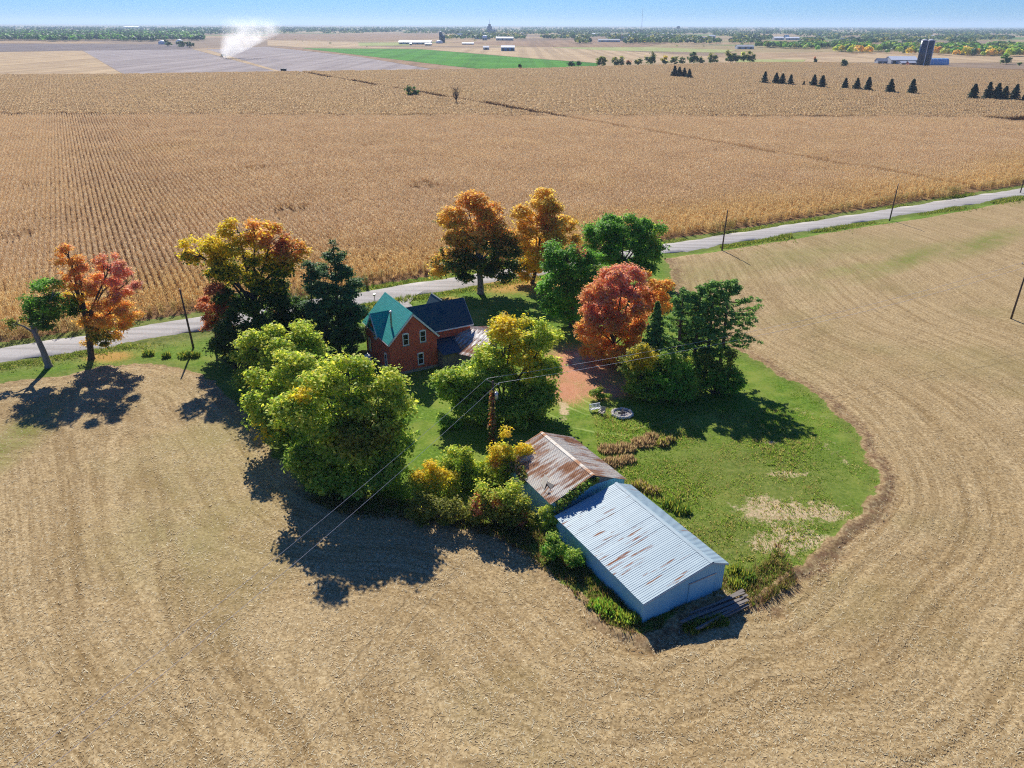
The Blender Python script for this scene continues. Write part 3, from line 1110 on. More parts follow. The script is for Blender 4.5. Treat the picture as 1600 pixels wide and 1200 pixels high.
HX, HY, HAZ = -13.77, 98.43, -0.52
house = thing("farmhouse", "red brick farmhouse with steep teal roof and arched white windows", "house", (HX, HY, 0), -HAZ)
L_, W2, EH, RH = 10.5, 3.6, 4.55, 8.55
sl = (8.93 - 4.9) / 3.9
mb = MB().prism([(-W2, 0.35), (W2, 0.35), (W2, EH), (0, RH), (-W2, EH)], 'y', 0.3, L_ - .3)
mb.build("wall", M_BRICK, house)
MB().box(-W2 - .06, W2 + .06, .24, L_ - .24, -0.3, 0.35).build("foundation", M_STONE, house)
roof = bpy.data.objects.new("roof", None)
link(roof, house)
MB().slab((-3.9, 0, 4.9), (0, 0, 8.93), (0, L_, 8.93), (-3.9, L_, 4.9), .16).build("roof_slope", M_TEAL, roof)
MB().slab((0, 0, 8.93), (3.9, 0, 4.9), (3.9, L_, 4.9), (0, L_, 8.93), .16).build("roof_slope", M_TEAL, roof)
for sx in (-1, 1):
    MB().slab((sx * 3.95, -.035, 4.80), (0, -.035, 8.87), (0, .0, 8.87), (sx * 3.95, 0, 4.80), .24).build("fascia", M_WHITE, roof)
    MB().slab((sx * 3.96, -.0, 4.80), (sx * 3.92, 0, 4.84), (sx * 3.92, L_, 4.84), (sx * 3.96, L_, 4.80), .14).build("gutter", M_WHITE, roof)
# cross gable on the left slope
dw = MB().prism([(3.75, 4.3), (7.85, 4.3), (7.85, 4.9), (5.8, 7.45), (3.75, 4.9)], 'x', -3.66, -1.3)
dw.build("gable_wall", M_BRICK, house)
MB().slab((-4.15, 5.8, 7.75), (-1.05, 5.8, 7.75), (-3.75, 8.15, 4.95), (-4.15, 8.15, 4.9), .14).build("roof_slope", M_TEAL, roof)
MB().slab((-4.15, 3.45, 4.9), (-3.75, 3.45, 4.95), (-1.05, 5.8, 7.75), (-4.15, 5.8, 7.75), .14).build("roof_slope", M_TEAL, roof)
for sy in (-1, 1):
    MB().slab((-4.2, 5.8 + sy * 2.4, 4.82), (-4.2, 5.8, 7.68), (-4.15, 5.8, 7.68), (-4.15, 5.8 + sy * 2.4, 4.82), .3).build("fascia", M_WHITE, roof)
window(house, -1.15, 5.1, .95, 1.75, 0.3)
window(house, 1.45, 5.1, .95, 1.75, 0.3)
window(house, 0.95, 1.75, .95, 1.75, 0.3)
window(house, 2.0, 1.9, .9, 1.9, -W2, 'x')
window(house, 5.8, 4.6, .9, 1.6, -3.66, 'x')
window(house, 8.6, 1.9, .9, 1.9, -W2, 'x')
# wing
MB().prism([(2.4, 0.3), (7.9, 0.3), (7.9, 4.6), (5.15, 7.55), (2.4, 4.6)], 'x', 2.9, 10.0).build("wing_wall", M_BRICK, house)
MB().slab((.9, 5.15, 7.95), (10.35, 5.15, 7.95), (10.35, 2.05, 4.75), (3.9, 2.05, 4.75), .15).build("roof_slope", M_DARKROOF, roof)
MB().slab((.9, 5.15, 7.95), (10.35, 5.15, 7.95), (10.35, 8.25, 4.75), (3.9, 8.25, 4.75), .15).build("roof_slope", M_DARKROOF, roof)
MB().box(3.95, 10.38, 1.96, 2.05, 4.52, 4.70).build("gutter", M_WHITE, roof)
MB().slab((10.38, 2.05, 4.68), (10.38, 5.15, 7.88), (10.42, 5.15, 7.88), (10.42, 2.05, 4.68), .2).build("fascia", M_WHITE, roof)
# rear cross gable of the wing
MB().prism([(5.2, 4.4), (8.4, 4.4), (6.8, 7.75)], 'y', 7.0, 8.6).build("gable_wall", M_BRICK, house)
MB().slab((6.8, 5.0, 8.15), (6.8, 9.0, 8.15), (4.9, 9.0, 4.7), (4.9, 8.0, 4.7), .12).build("roof_slope", M_DARKROOF, roof)
MB().slab((6.8, 5.0, 8.15), (6.8, 9.0, 8.15), (8.7, 9.0, 4.7), (8.7, 8.0, 4.7), .12).build("roof_slope", M_DARKROOF, roof)
# low porch between wing and woodshed
MB().box(3.7, 9.3, -1.3, 2.38, 0, 2.35).build("porch_wall", M_GREYWOOD, house)
MB().slab((3.62, 2.39, 3.3), (9.5, 2.39, 3.3), (9.5, -1.7, 2.45), (3.62, -1.7, 2.45), .12).build("porch_roof", M_DARKROOF, roof)
pipe = MB().tube([(-2.35, 2.3, 5.9), (-2.35, 2.3, 8.6)], [.13, .13], 10).build("stove_pipe", plain("pipe_metal", (.42, .36, .26), .5, .3, .3, 4), roof)
MB().tube([(-2.35, 2.3, 8.55), (-2.35, 2.3, 8.62), (-2.35, 2.3, 8.9), (-2.35, 2.3, 8.98)], [.1, .24, .22, .05], 10).build("rain_cap", M_GALV, pipe)

# white tank by the side wall
tank = thing("water_tank", "white tank with domed top beside the brick side wall", "tank", tuple(local_frame((HX, HY, 0), HAZ) @ Vector((-5.3, 5.2, 0))), -HAZ)
MB().tube([(0, 0, 0), (0, 0, .1), (0, 0, 1.5), (0, 0, 1.75), (0, 0, 1.9)], [.55, .6, .6, .45, .12], 18).build("tank_body", M_WHITE, tank, True)
MB().tube([(0, 0, 1.88), (0, 0, 2.05)], [.16, .14], 10).build("lid", M_GALV, tank)
MB().tube([(.25, -.5, .2), (.25, -.7, .2)], [.05, .05], 8).build("outlet", M_DARK, tank)


def rusty_metal(name, base, rust_lo, rust_hi, streak=True, rib=None, dark=None):
    t = MT(name)
    p = t.obj()
    st = t.noise(t.mapping(p, scale=(0.35, 2.6, 0.35)), 1.0, 6, 0.7)
    bl = t.noise(p, 0.35, 5, 0.65)
    k = t.math('ADD', t.math('MULTIPLY', st, 0.55), t.math('MULTIPLY', bl, 0.45))
    rust = t.ramp(t.noise(p, 2.2, 6, 0.75), [(0.3, lin(112, 62, 34)), (0.55, lin(160, 98, 58)), (0.8, lin(190, 136, 92))])
    m = t.smooth(k, rust_lo, rust_hi)
    b2 = t.mix(t.noise(p, 1.2, 5, 0.7), tuple(x * .85 for x in base[:3]) + (1,), tuple(min(1, x * 1.12) for x in base[:3]) + (1,))
    c = t.mix(m, b2, rust)
    rough = t.math('ADD', 0.42, t.math('MULTIPLY', m, 0.45))
    return t.done(t.bsdf(c, rough, 0.0, 0.45))


# ---------------------------------------------------------------- rib-profiled sheet metal
def rib_profile(width, ribs, h):
    """(offset, height) across one sheet"""
    pts = []
    p = width / ribs
    for i in range(ribs):
        o = i * p
        pts += [(o, 0), (o + p * .62, 0), (o + p * .72, h), (o + p * .9, h)]
    pts.append((width, 0))
    return pts


def metal_sheet_mesh(name, width, length, ribs, h, mat):
    """ribs run along +x (length), sheet spans y 0..width, up = z"""
    prof_ = rib_profile(width, ribs, h)
    n = len(prof_)
    vs_ = [(0, y, z) for y, z in prof_] + [(length, y, z) for y, z in prof_]
    vs_ += [(0, 0, -.02), (0, width, -.02), (length, width, -.02), (length, 0, -.02)]
    fs = [(i, i + n, i + n + 1, i + 1) for i in range(n - 1)]
    b = 2 * n
    fs += [(b, b + 1, b + 2, b + 3), tuple(range(n)) + (b + 1, b), tuple(range(2 * n - 1, n - 1, -1)) + (b + 3, b + 2)]
    me = bpy.data.meshes.new(name)
    me.from_pydata(vs_, [], fs)
    me.update()
    me.materials.append(mat)
    return me


def sheet_roof(parent, mats_seed, top_a, eave_a, along, n, ribs, h, mat, lift=0.0, skew=0.0, pname="roof_panel", overlap=0.0):
    """n sheets from the ridge line top_a (+ along) down to the eave line"""
    top_a, eave_a, along = Vector(top_a), Vector(eave_a), Vector(along)
    down = (eave_a - top_a)
    length = down.length
    x = down.normalized()
    y = along.normalized()
    z = x.cross(y)
    if z.z < 0:
        top_a, y = top_a + along, -y
        z = x.cross(y)
    w = along.length / n
    me = metal_sheet_mesh(pname, w, length, ribs, h, mat)
    for i in range(n):
        o = bpy.data.objects.new(pname, me)
        link(o, parent)
        jz = random.uniform(-.006, .012) + lift
        rot = Matrix((x, y, z)).transposed().to_4x4()
        o.matrix_local = Matrix.Translation(top_a + y * (i * w) + Vector((0, 0, jz + .03)) - x * random.uniform(0, .03)) @ rot
    return me


def wall_sheet(name, p0, p1, z0, tops, mat, parent, pitch=.22, h=.03, out=(0, -1)):
    """ribbed wall from p0 to p1 (x,y); tops: function of fraction -> top height"""
    p0, p1 = Vector(p0), Vector(p1)
    ln = (p1 - p0).length
    d = (p1 - p0) / ln
    o = Vector(out)
    offs = []
    n = int(ln / pitch)
    for i in range(n):
        a = i * ln / n
        q = ln / n
        offs += [(a, 0), (a + q * .6, 0), (a + q * .7, h), (a + q * .92, h)]
    offs.append((ln, 0))
    vs_ = []
    for a, t_ in offs:
        b = p0 + d * a + o * t_
        vs_ += [(b.x, b.y, z0), (b.x, b.y, tops(a / ln))]
    fs = [(2 * i, 2 * i + 2, 2 * i + 3, 2 * i + 1) for i in range(len(offs) - 1)]
    m = len(vs_)
    bk = []
    for a, t_ in offs:
        b = p0 + d * a - o * .04
        bk += [(b.x, b.y, z0), (b.x, b.y, tops(a / ln))]
    fs += [(m + 2 * i + 1, m + 2 * i + 3, m + 2 * i + 2, m + 2 * i) for i in range(len(offs) - 1)]
    fs += [(2 * i + 1, 2 * i + 3, m + 2 * i + 3, m + 2 * i + 1) for i in range(len(offs) - 1)]
    return mesh_obj(name, vs_ + bk, fs, mat, parent)


def streaky_steel():
    """galvanised roof with rust running along the ribs; world-anchored so that no two sheets repeat"""
    t = MT("rust_streaked_steel")
    p = t.mapping(t.pos(), rot=(0, 0, -0.5), scale=(1, 1, 1))
    st = t.noise(t.mapping(p, scale=(0.42, 3.9, 0.3)), 1.0, 3, 0.55)
    bl = t.noise(p, 0.16, 2, 0.5)
    m = t.smooth(t.math('ADD', st, t.math('MULTIPLY', t.math('SUBTRACT', bl, 0.5), 0.45)), 0.64, 0.72)
    rust = t.ramp(t.noise(p, 3.0, 4, 0.7), [(0.3, lin(120, 78, 54)), (0.7, lin(176, 122, 88))])
    base = t.mix(t.noise(p, 0.8, 5, 0.65), lin(142, 164, 170), lin(176, 194, 197))
    return t.done(t.bsdf(t.mix(m, base, rust), t.math('ADD', 0.5, t.math('MULTIPLY', m, 0.35)), 0.0, 0.3))


def old_tin():
    t = MT("old_rusted_tin")
    p = t.mapping(t.pos(), rot=(0, 0, -0.51), scale=(1, 1, 1))
    st = t.noise(t.mapping(p, scale=(0.28, 3.0, 0.3)), 1.0, 5, 0.65)
    bl = t.noise(p, 0.28, 4, 0.6)
    k = t.math('ADD', t.math('MULTIPLY', st, 0.6), t.math('MULTIPLY', bl, 0.5))
    m = t.smooth(k, 0.50, 0.63)
    rust = t.ramp(t.noise(p, 1.6, 6, 0.75), [(0.28, lin(134, 86, 54)), (0.5, lin(180, 130, 92)), (0.75, lin(206, 166, 128))])
    base = t.mix(t.noise(p, 1.1, 5, 0.7), lin(206, 196, 176), lin(240, 232, 214))
    return t.done(t.bsdf(t.mix(m, base, rust), t.math('ADD', 0.6, t.math('MULTIPLY', m, 0.3)), 0.0, 0.2))


def blue_wall():
    t = MT("faded_blue_siding")
    p = t.obj()
    nz = t.noise(t.mapping(p, scale=(1, 1, .3)), 1.3, 5, .7)
    c = t.mix(nz, lin(126, 182, 194), lin(168, 212, 220))
    dirt = t.smooth(t.noise(t.mapping(p, scale=(2.5, 2.5, .2)), 1.4, 4, .7), .6, .75)
    c = t.mix(t.math('MULTIPLY', dirt, .35), c, lin(128, 122, 108))
    return t.done(t.bsdf(c, .55, 0, .35))


M_STREAK, M_TIN, M_BLUEWALL = streaky_steel(), old_tin(), blue_wall()

# long steel shed -----------------------------------------------------------
SX, SY, SAZ = 14.82, 50.23, -0.50
shed = thing("steel_shed", "long blue-sided steel shed with rust-streaked pale roof", "shed", (SX, SY, 0), -SAZ)
sL, sW, sEL, sER, sR, sRo = 14.0, 4.56, 2.12, 2.9, 3.72, 2.63
sheet_roof(shed, 0, (sRo, 0, sR), (-sW, 0, sEL), (0, sL, 0), 16, 4, .02, M_STREAK)
sheet_roof(shed, 0, (sRo, 0, sR), (sW, 0, sER), (0, sL, 0), 16, 4, .02, M_STREAK)
rc = MB()
rc.slab((sRo - .22, -.03, sR + .02), (sRo, -.03, sR + .12), (sRo, sL + .03, sR + .12), (sRo - .22, sL + .03, sR + .02), .02)
rc.slab((sRo, -.03, sR + .12), (sRo + .2, -.03, sR + .03), (sRo + .2, sL + .03, sR + .03), (sRo, sL + .03, sR + .12), .02)
rc.build("ridge_cap", M_STREAK, shed)
wl_, wr_ = -sW + .22, sW - .22


def gable_top(fr):
    x = wl_ + (wr_ - wl_) * fr
    return (sEL + (sR - sEL) * (x + sW) / (sRo + sW) if x < sRo else sR + (sER - sR) * (x - sRo) / (sW - sRo)) - .06


wall_sheet("gable_wall", (wl_, .18), (wr_, .18), -.3, gable_top, M_BLUEWALL, shed, out=(0, -1))
MB().box(.4, 3.2, .10, .15, -.2, 2.15).build("sliding_door", M_BLUEWALL, shed)
MB().box(.3, 3.4, .09, .16, 2.15, 2.25).build("door_rail", M_GALV, shed)
wall_sheet("gable_wall", (wl_, sL - .18), (wr_, sL - .18), -.3, gable_top, M_BLUEWALL, shed, out=(0, 1))
wall_sheet("side_wall", (wl_, .18), (wl_, sL - .18), -.3, lambda fr: sEL - .0, M_BLUEWALL, shed, out=(-1, 0))
wall_sheet("side_wall", (wr_, .18), (wr_, sL - .18), -.3, lambda fr: sER - .02, M_BLUEWALL, shed, out=(1, 0))
for sx_, z0, x1_, z1 in ((-sW, sEL, sRo, sR), (sRo, sR, sW, sER)):
    MB().slab((sx_, -.05, z0 + .01), (x1_, -.05, z1 + .01), (x1_, -.015, z1 + .01), (sx_, -.015, z0 + .01), .14).build("rake_trim", M_STREAK, shed)

# rusty old barn ---------------------------------------------------------------
BX, BY, BAZ = 7.79, 63.25, -0.51
barn = thing("old_barn", "old low barn with torn rust-brown tin roof behind steel shed", "barn", (BX, BY, 0), -BAZ)
bL, bW, bE, bR, bRo = 10.0, 4.6, 3.0, 4.84, 0.32
sheet_roof(barn, 0, (bRo, 0, bR), (-bW, 0, bE), (0, bL, 0), 13, 5, .03, M_TIN)
sheet_roof(barn, 0, (bRo, 0, bR), (bW, 0, bE), (0, bL, 0), 13, 5, .03, M_TIN)
rc = MB()
rc.slab((bRo - .2, -.03, bR + .03), (bRo, -.03, bR + .1), (bRo, bL, bR + .1), (bRo - .2, bL, bR + .03), .02)
rc.slab((bRo, -.03, bR + .1), (bRo + .2, -.03, bR + .03), (bRo + .2, bL, bR + .03), (bRo, bL, bR + .1), .02)
rc.build("ridge_cap", M_TIN, barn)
bl_, br_ = -bW + .2, bW - .2


def barn_top(fr):
    x = bl_ + (br_ - bl_) * fr
    return (bE + (bR - bE) * (x + bW) / (bRo + bW) if x < bRo else bR + (bE - bR) * (x - bRo) / (bW - bRo)) - .05


M_BARNWALL = plain("weathered_barn_boards", (0.20, 0.17, 0.15), .95, 0, .4, 3)
wall_sheet("gable_wall", (bl_, .2), (br_, .2), -.3, lambda fr: min(barn_top(fr), 3.62), M_BLUEWALL, barn, out=(0, -1))
wall_sheet("gable_boards", (bl_ + 1.3, .16), (br_ - 1.3, .16), 3.6, lambda fr: max(3.61, barn_top(.16 + .68 * fr)), M_BARNWALL, barn, pitch=.25, h=.02, out=(0, -1))
wall_sheet("gable_wall", (bl_, bL - .2), (br_, bL - .2), -.3, barn_top, M_BARNWALL, barn, out=(0, 1))
wall_sheet("side_wall", (bl_, .2), (bl_, bL - .2), -.3, lambda fr: bE, M_BLUEWALL, barn, out=(-1, 0))
wall_sheet("side_wall", (br_, .2), (br_, bL - .2), -.3, lambda fr: bE, M_BARNWALL, barn, out=(1, 0))
# torn sheet: a dark patch painted for the shade in the gap, and a bent-up flap
sd_ = Vector((-bW - bRo, 0, bE - bR)).normalized()


def on_slope(y, d, up=0.0):
    return Vector((bRo, y, bR)) + sd_ * d + Vector((0, 0, .085 + up))


MB().add([on_slope(1.9, 3.55), on_slope(2.9, 3.75), on_slope(3.2, 4.3), on_slope(2.3, 4.6), on_slope(1.7, 4.2)], [(0, 1, 2, 3, 4)]).build("roof_hole_shade", M_DARK, barn)
MB().slab(on_slope(2.2, 4.6, .02), on_slope(3.2, 4.35, .02), on_slope(3.5, 3.75, .55), on_slope(2.5, 3.9, .7), .015).build("torn_panel", M_TIN, barn)
MB().slab(on_slope(1.35, 4.75, .02), on_slope(2.0, 4.7, .02), on_slope(2.1, 4.3, .3), on_slope(1.5, 4.35, .25), .015).build("torn_panel", M_TIN, barn)

# woodshed with patchy tin roof ----------------------------------------------------
hm = local_frame((HX, HY, 0), HAZ)
wa, wb, wc = [hm @ Vector(p) for p in ((9.47, 3.17, 4.0), (4.4, .59, 2.2), (7.5, -4.4, 2.2))]
wd = wa + (wc - wb)
ridge = (wd - wa)
ws = thing("woodshed", "small woodshed with brown and grey patched tin roof", "shed", (wb.x, wb.y, 0))
o0 = Vector((wb.x, wb.y, 0))
M_PATCH = rusty_metal("patched_tin", lin(190, 186, 180), .42, .55)
sheet_roof(ws, 0, wa - o0, wb - o0, ridge, 8, 4, .03, M_PATCH)
far_e = (wa - o0) + Vector(((wa - wb).x, (wa - wb).y, -1.8))
sheet_roof(ws, 0, wa - o0, far_e, ridge, 8, 4, .03, M_PATCH)
a_, b_, c_, d_ = [(p - o0) for p in (wa, wb, wc, wd)]
cen = (a_ + b_ + c_ + d_) / 4
ins = lambda p, z: (p.x + (cen.x - p.x) * .06, p.y + (cen.y - p.y) * .06, z)
MB().add([ins(b_, 0), ins(c_, 0), ins(c_, 2.1), ins(b_, 2.1)], [(0, 1, 2, 3)]).add([ins(c_, 0), ins(d_, 0), ins(d_, 3.85), ins(c_, 2.1)], [(0, 1, 2, 3)]) \
    .add([ins(a_, 0), ins(b_, 0), ins(b_, 2.1), ins(a_, 3.85)], [(0, 1, 2, 3)]).add([ins(d_, 0), ins(a_, 0), ins(a_, 3.85), ins(d_, 3.85)], [(0, 1, 2, 3)]).build("wall", M_GREYWOOD, ws)

# lumber beside the steel shed -------------------------------------------------------
pile = thing("lumber_pile", "pile of long grey boards in the steel shed's shadow", "lumber", tuple(local_frame((SX, SY, 0), SAZ) @ Vector((1.2, -2.0, 0))), -SAZ)
for i in range(16):
    ln = random.uniform(3.6, 7.0)
    w, h_ = random.uniform(.18, .3), random.uniform(.05, .1)
    lay = i % 4
    bmx = MB().box(-ln / 2, ln / 2, -w / 2, w / 2, 0, h_).build("board", M_GREYWOOD, pile)
    bmx.location = (random.uniform(-.4, 1.3), (i // 4) * .42 - .7 + random.uniform(-.08, .08), .06 + lay * .13 + .02 * (i // 4))
    bmx.rotation_euler = (random.uniform(-.06, .06), random.uniform(-.025, .025), random.uniform(-.09, .09))

# fire pit, bench, stool, picnic table --------------------------------------------------
fp = G(972, 647)
pit = thing("fire_pit", "round stone fire pit with grey ash on the lawn", "fire pit", tuple(fp))
M_FSTONE = plain("pale_field_stone", (0.62, 0.56, 0.48), .9, 0, .35, 3)
M_ASH = plain("ash", (0.30, 0.28, 0.29), .95, 0, .6, 5)
stm = bpy.data.meshes.new("ring_stone")
_v, _f = [], []
ico = MB()
for zi, rr in ((-.16, .16), (.0, .26), (.16, .22), (.24, .09)):
    for k in range(7):
        an = 2 * math.pi * k / 7
        ico.v.append((rr * math.cos(an) * random.uniform(.85, 1.2), rr * .75 * math.sin(an) * random.uniform(.85, 1.2), zi + random.uniform(-.02, .02)))
for i in range(3):
    for k in range(7):
        ico.f.append((i * 7 + k, i * 7 + (k + 1) % 7, (i + 1) * 7 + (k + 1) % 7, (i + 1) * 7 + k))
ico.f.append(tuple(21 + k for k in range(7)))
stm.from_pydata(ico.v, [], ico.f)
stm.materials.append(M_FSTONE)
for k in range(20):
    an = 2 * math.pi * k / 20
    o = link(bpy.data.objects.new("ring_stone", stm), pit)
    o.location = (1.25 * math.cos(an) + random.uniform(-.06, .06), 1.25 * math.sin(an) + random.uniform(-.06, .06), .08)
    o.rotation_euler = (random.uniform(-.2, .2), random.uniform(-.2, .2), an + math.pi / 2)
    o.scale = (random.uniform(.75, 1.1),) * 3
MB().add([(0, 0, .12)] + [(1.12 * math.cos(a), 1.12 * math.sin(a), .04) for a in np.linspace(0, 2 * math.pi, 17)[:-1]], [(0, 1 + i, 1 + (i + 1) % 16) for i in range(16)]).build("ash_bed", M_ASH, pit)
for k in range(5):
    o = MB().tube([(-.45, 0, 0), (.45, 0, 0)], [.07, .06], 7).build("charred_log", plain("char", (.05, .045, .05), .9), pit)
    o.location = (random.uniform(-.3, .3), random.uniform(-.3, .3), .16 + .05 * k)
    o.rotation_euler = (0, random.uniform(-.15, .15), k * 1.2)

bp = G(930, 643)
bench = thing("garden_bench", "white slatted garden bench beside the fire pit", "bench", tuple(bp), R(20))
for i in range(3):
    MB().box(-.75, .75, -.22 + i * .16, -.09 + i * .16, .43, .47).build("seat_slat", M_WHITE, bench)
for i in range(8):
    MB().box(-.72 + i * .195, -.64 + i * .195, .26, .29, .5, .98).build("back_slat", M_WHITE, bench)
MB().box(-.76, .76, .24, .31, .96, 1.03).build("top_rail", M_WHITE, bench)
for sx_ in (-.7, .7):
    for y_ in (-.18, .24):
        MB().box(sx_ - .035, sx_ + .035, y_ - .035, y_ + .035, -.05, .43).build("leg", M_WHITE, bench)
    MB().box(sx_ - .04, sx_ + .04, -.24, .26, .62, .66).build("armrest", M_WHITE, bench)
ch = thing("lawn_chair", "pale low lawn chair between garden bench and fire pit", "chair", tuple(G(940, 648)), R(-35))
MB().slab((-.3, -.3, .38), (.3, -.3, .38), (.3, .25, .3), (-.3, .25, .3), .04).build("seat", M_PALEWOOD, ch)
MB().slab((-.3, .22, .3), (.3, .22, .3), (.27, .5, .98), (-.27, .5, .98), .04).build("backrest", M_PALEWOOD, ch)
for sx_ in (-.3, .3):
    MB().box(sx_ - .03, sx_ + .03, -.32, -.26, -.05, .55).build("leg", M_PALEWOOD, ch)
    MB().box(sx_ - .03, sx_ + .03, .3, .36, -.05, .55).build("leg", M_PALEWOOD, ch)
    MB().box(sx_ - .07, sx_ + .07, -.36, .36, .55, .59).build("armrest", M_PALEWOOD, ch)
pt = thing("picnic_table", "bleached wooden picnic table at the edge of the tree shade", "table", tuple(G(850, 627)), R(-62))
for i in range(5):
    MB().box(-1.0, 1.0, -.40 + i * .163, -.255 + i * .163, .72, .76).build("top_plank", M_PALEWOOD, pt)
for sy_ in (-1, 1):
    for j in range(2):
        MB().box(-1.0, 1.0, sy_ * .62 + j * .14 - .07 - .06, sy_ * .62 + j * .14 - .07 + .07, .42, .46).build("bench_plank", M_PALEWOOD, pt)
for sx_ in (-.75, .75):
    for sy_ in (-1, 1):
        MB().tube([(sx_, sy_ * .68, -.05), (sx_, sy_ * .22, .72)], [.055, .055], 4).build("leg", M_GREYWOOD, pt)
    MB().box(sx_ - .03, sx_ + .03, -.74, .74, .36, .42).build("crossbar", M_GREYWOOD, pt)

# ------------------------------------------------------------------ utility poles and wires
M_WIRE = plain("aluminium_wire", (.55, .55, .56), .4, .5, .05, 1)


def pole(loc, h, label, lean=(0, 0), arm=None, group="wooden utility poles", extras=False):
    t_ = thing("utility_pole", label, "pole", (loc[0], loc[1], 0), 0, group)
    MB().tube([(0, 0, -.3), (lean[0] * .5, lean[1] * .5, h * .5), (lean[0], lean[1], h)], [.17, .145, .11], 10).build("pole", M_POLE, t_, True)
    top = Vector((lean[0], lean[1], h))
    ins_pts = []
    if arm is not None:
        d = Vector((math.cos(arm), math.sin(arm), 0))
        cr = MB()
        cr.tube([top - d * 1.0 - Vector((0, 0, .25)), top + d * 1.0 - Vector((0, 0, .25))], [.06, .06], 4)
        cr.build("crossarm", M_GREYWOOD, t_)
        for s in (-.9, .9):
            ip = top + d * s - Vector((0, 0, .2))
            MB().tube([ip, ip + Vector((0, 0, .12)), ip + Vector((0, 0, .2))], [.05, .07, .03], 8).build("insulator", M_WHITE, t_)
            ins_pts.append(Vector((loc[0], loc[1], 0)) + ip + Vector((0, 0, .2)))
    else:
        MB().tube([top, top + Vector((0, 0, .18))], [.04, .05], 8).build("insulator", M_WHITE, t_)
        ins_pts.append(Vector((loc[0], loc[1], 0)) + top + Vector((0, 0, .16)))
    if extras:
        tr = MB().tube([(.36, -.1, h - 2.3), (.36, -.1, h - 2.25), (.36, -.1, h - 1.45), (.36, -.1, h - 1.4)], [.2, .24, .24, .18], 14).build("transformer", M_GALV, t_, True)
        MB().tube([(.36, -.1, h - 1.4), (.36, -.1, h - 1.1)], [.05, .03], 8).build("bushing", M_WHITE, tr)
        MB().box(.05, .2, -.14, -.06, h - 2.1, h - 1.6).build("bracket", M_DARK, t_)
    return t_, ins_pts


ARM = R(-28)
pR, iR = pole(G(1580, 497), 9.6, "tall leaning pole standing in the right stubble field", (.25, .1), ARM)
pF, iF = pole(G(771, 692), 8.2, "vine-wrapped pole with transformer between the yard bushes", (0, 0), ARM - .25, extras=True)
pN, iN = pole((-37.0, 6.0, 0), 9.5, "pole out in the field towards the viewer", (0, 0), ARM)
pL, iL = pole(G(302, 542), 9.2, "thin roadside pole left of the rust-coloured shrub", (-.35, 0))
p1, i1 = pole(G(1128, 391), 8.8, "roadside pole nearest to the green maples", (.15, 0))
p2, i2 = pole(G(1390, 344), 9.0, "roadside pole halfway along the right road", (.2, 0))
p3, i3 = pole(G(1594, 301.5), 9.0, "farthest roadside pole at the frame edge", (.1, 0))
yp = thing("yard_post", "thin grey post with small box at the driveway", "post", tuple(G(586, 474)))
MB().tube([(0, 0, -.1), (0, 0, 1.5)], [.06, .05], 8).build("post", M_GREYWOOD, yp)
MB().box(-.18, .18, -.28, .28, 1.45, 1.8).build("mailbox", M_GALV, yp)


def wire(a, b, sag, label, r=.014, n=14):
    pts = [a.lerp(b, i / n) - Vector((0, 0, sag * 4 * (i / n) * (1 - i / n))) for i in range(n + 1)]
    o = MB().tube([p - a for p in pts], [r] * (n + 1), 5).build("power_line", M_WIRE)
    o.location = a
    tag(o, label, "wire", "overhead power lines")


for k, nm in enumerate(("upper", "lower")):
    wire(iR[k], iF[k], 1.6, f"{nm} wire from the vine-wrapped pole to the pole in the right field")
    wire(iF[k], iN[k], 1.1, f"{nm} wire from the vine-wrapped pole down over the dark tree shadow")


# ------------------------------------------------------------------ vegetation
def unit(n, r):
    a = r.normal(size=(n, 3))
    return a / np.linalg.norm(a, axis=1)[:, None]


def sstep(x, a, b):
    t_ = np.clip((x - a) / (b - a), 0, 1)
    return t_ * t_ * (3 - 2 * t_)


def leaf_quads(P, N, size, r, aspect=.62):
    n = len(P)
    t1 = np.cross(N, unit(n, r))
    t1 /= np.linalg.norm(t1, axis=1)[:, None] + 1e-9
    t2 = np.cross(N, t1)
    s = size * r.uniform(.5, 1.4, n)
    a = t1 * s[:, None]
    b = t2 * (s * aspect)[:, None]
    fold = N * (s * r.uniform(-.35, .35, n))[:, None]
    return np.stack([P - a, P - b + fold, P + a, P + b + fold], 1).reshape(-1, 3)


def clump_leaves(centres, radii, per, r, flat=.75, up=.45, crown_c=None, out=.5):
    """leaves on the outer shells of clumps; returns P, N, clump index"""
    cnt = np.maximum(6, (per * (radii / radii.mean()) ** 2)).astype(int)
    idx = np.repeat(np.arange(len(centres)), cnt)
    d = unit(len(idx), r)
    flip = r.random(len(idx)) < .7
    d[:, 2] = np.where(flip, np.abs(d[:, 2]), d[:, 2])
    rad = radii[idx] * np.abs(r.normal(.72, .27, len(idx)))
    shoot = r.random(len(idx)) < .07
    rad = np.where(shoot, rad * r.uniform(1.05, 1.25, len(idx)), rad)
    P = centres[idx] + d * rad[:, None] * np.array([1, 1, flat])
    oc = P - crown_c if crown_c is not None else d
    oc = oc / (np.linalg.norm(oc, axis=1)[:, None] + 1e-9)
    N = d * .5 + oc * out * .6 + np.array([0, 0, up]) + r.normal(size=P.shape) * .6
    N /= np.linalg.norm(N, axis=1)[:, None]
    return P, N, idx


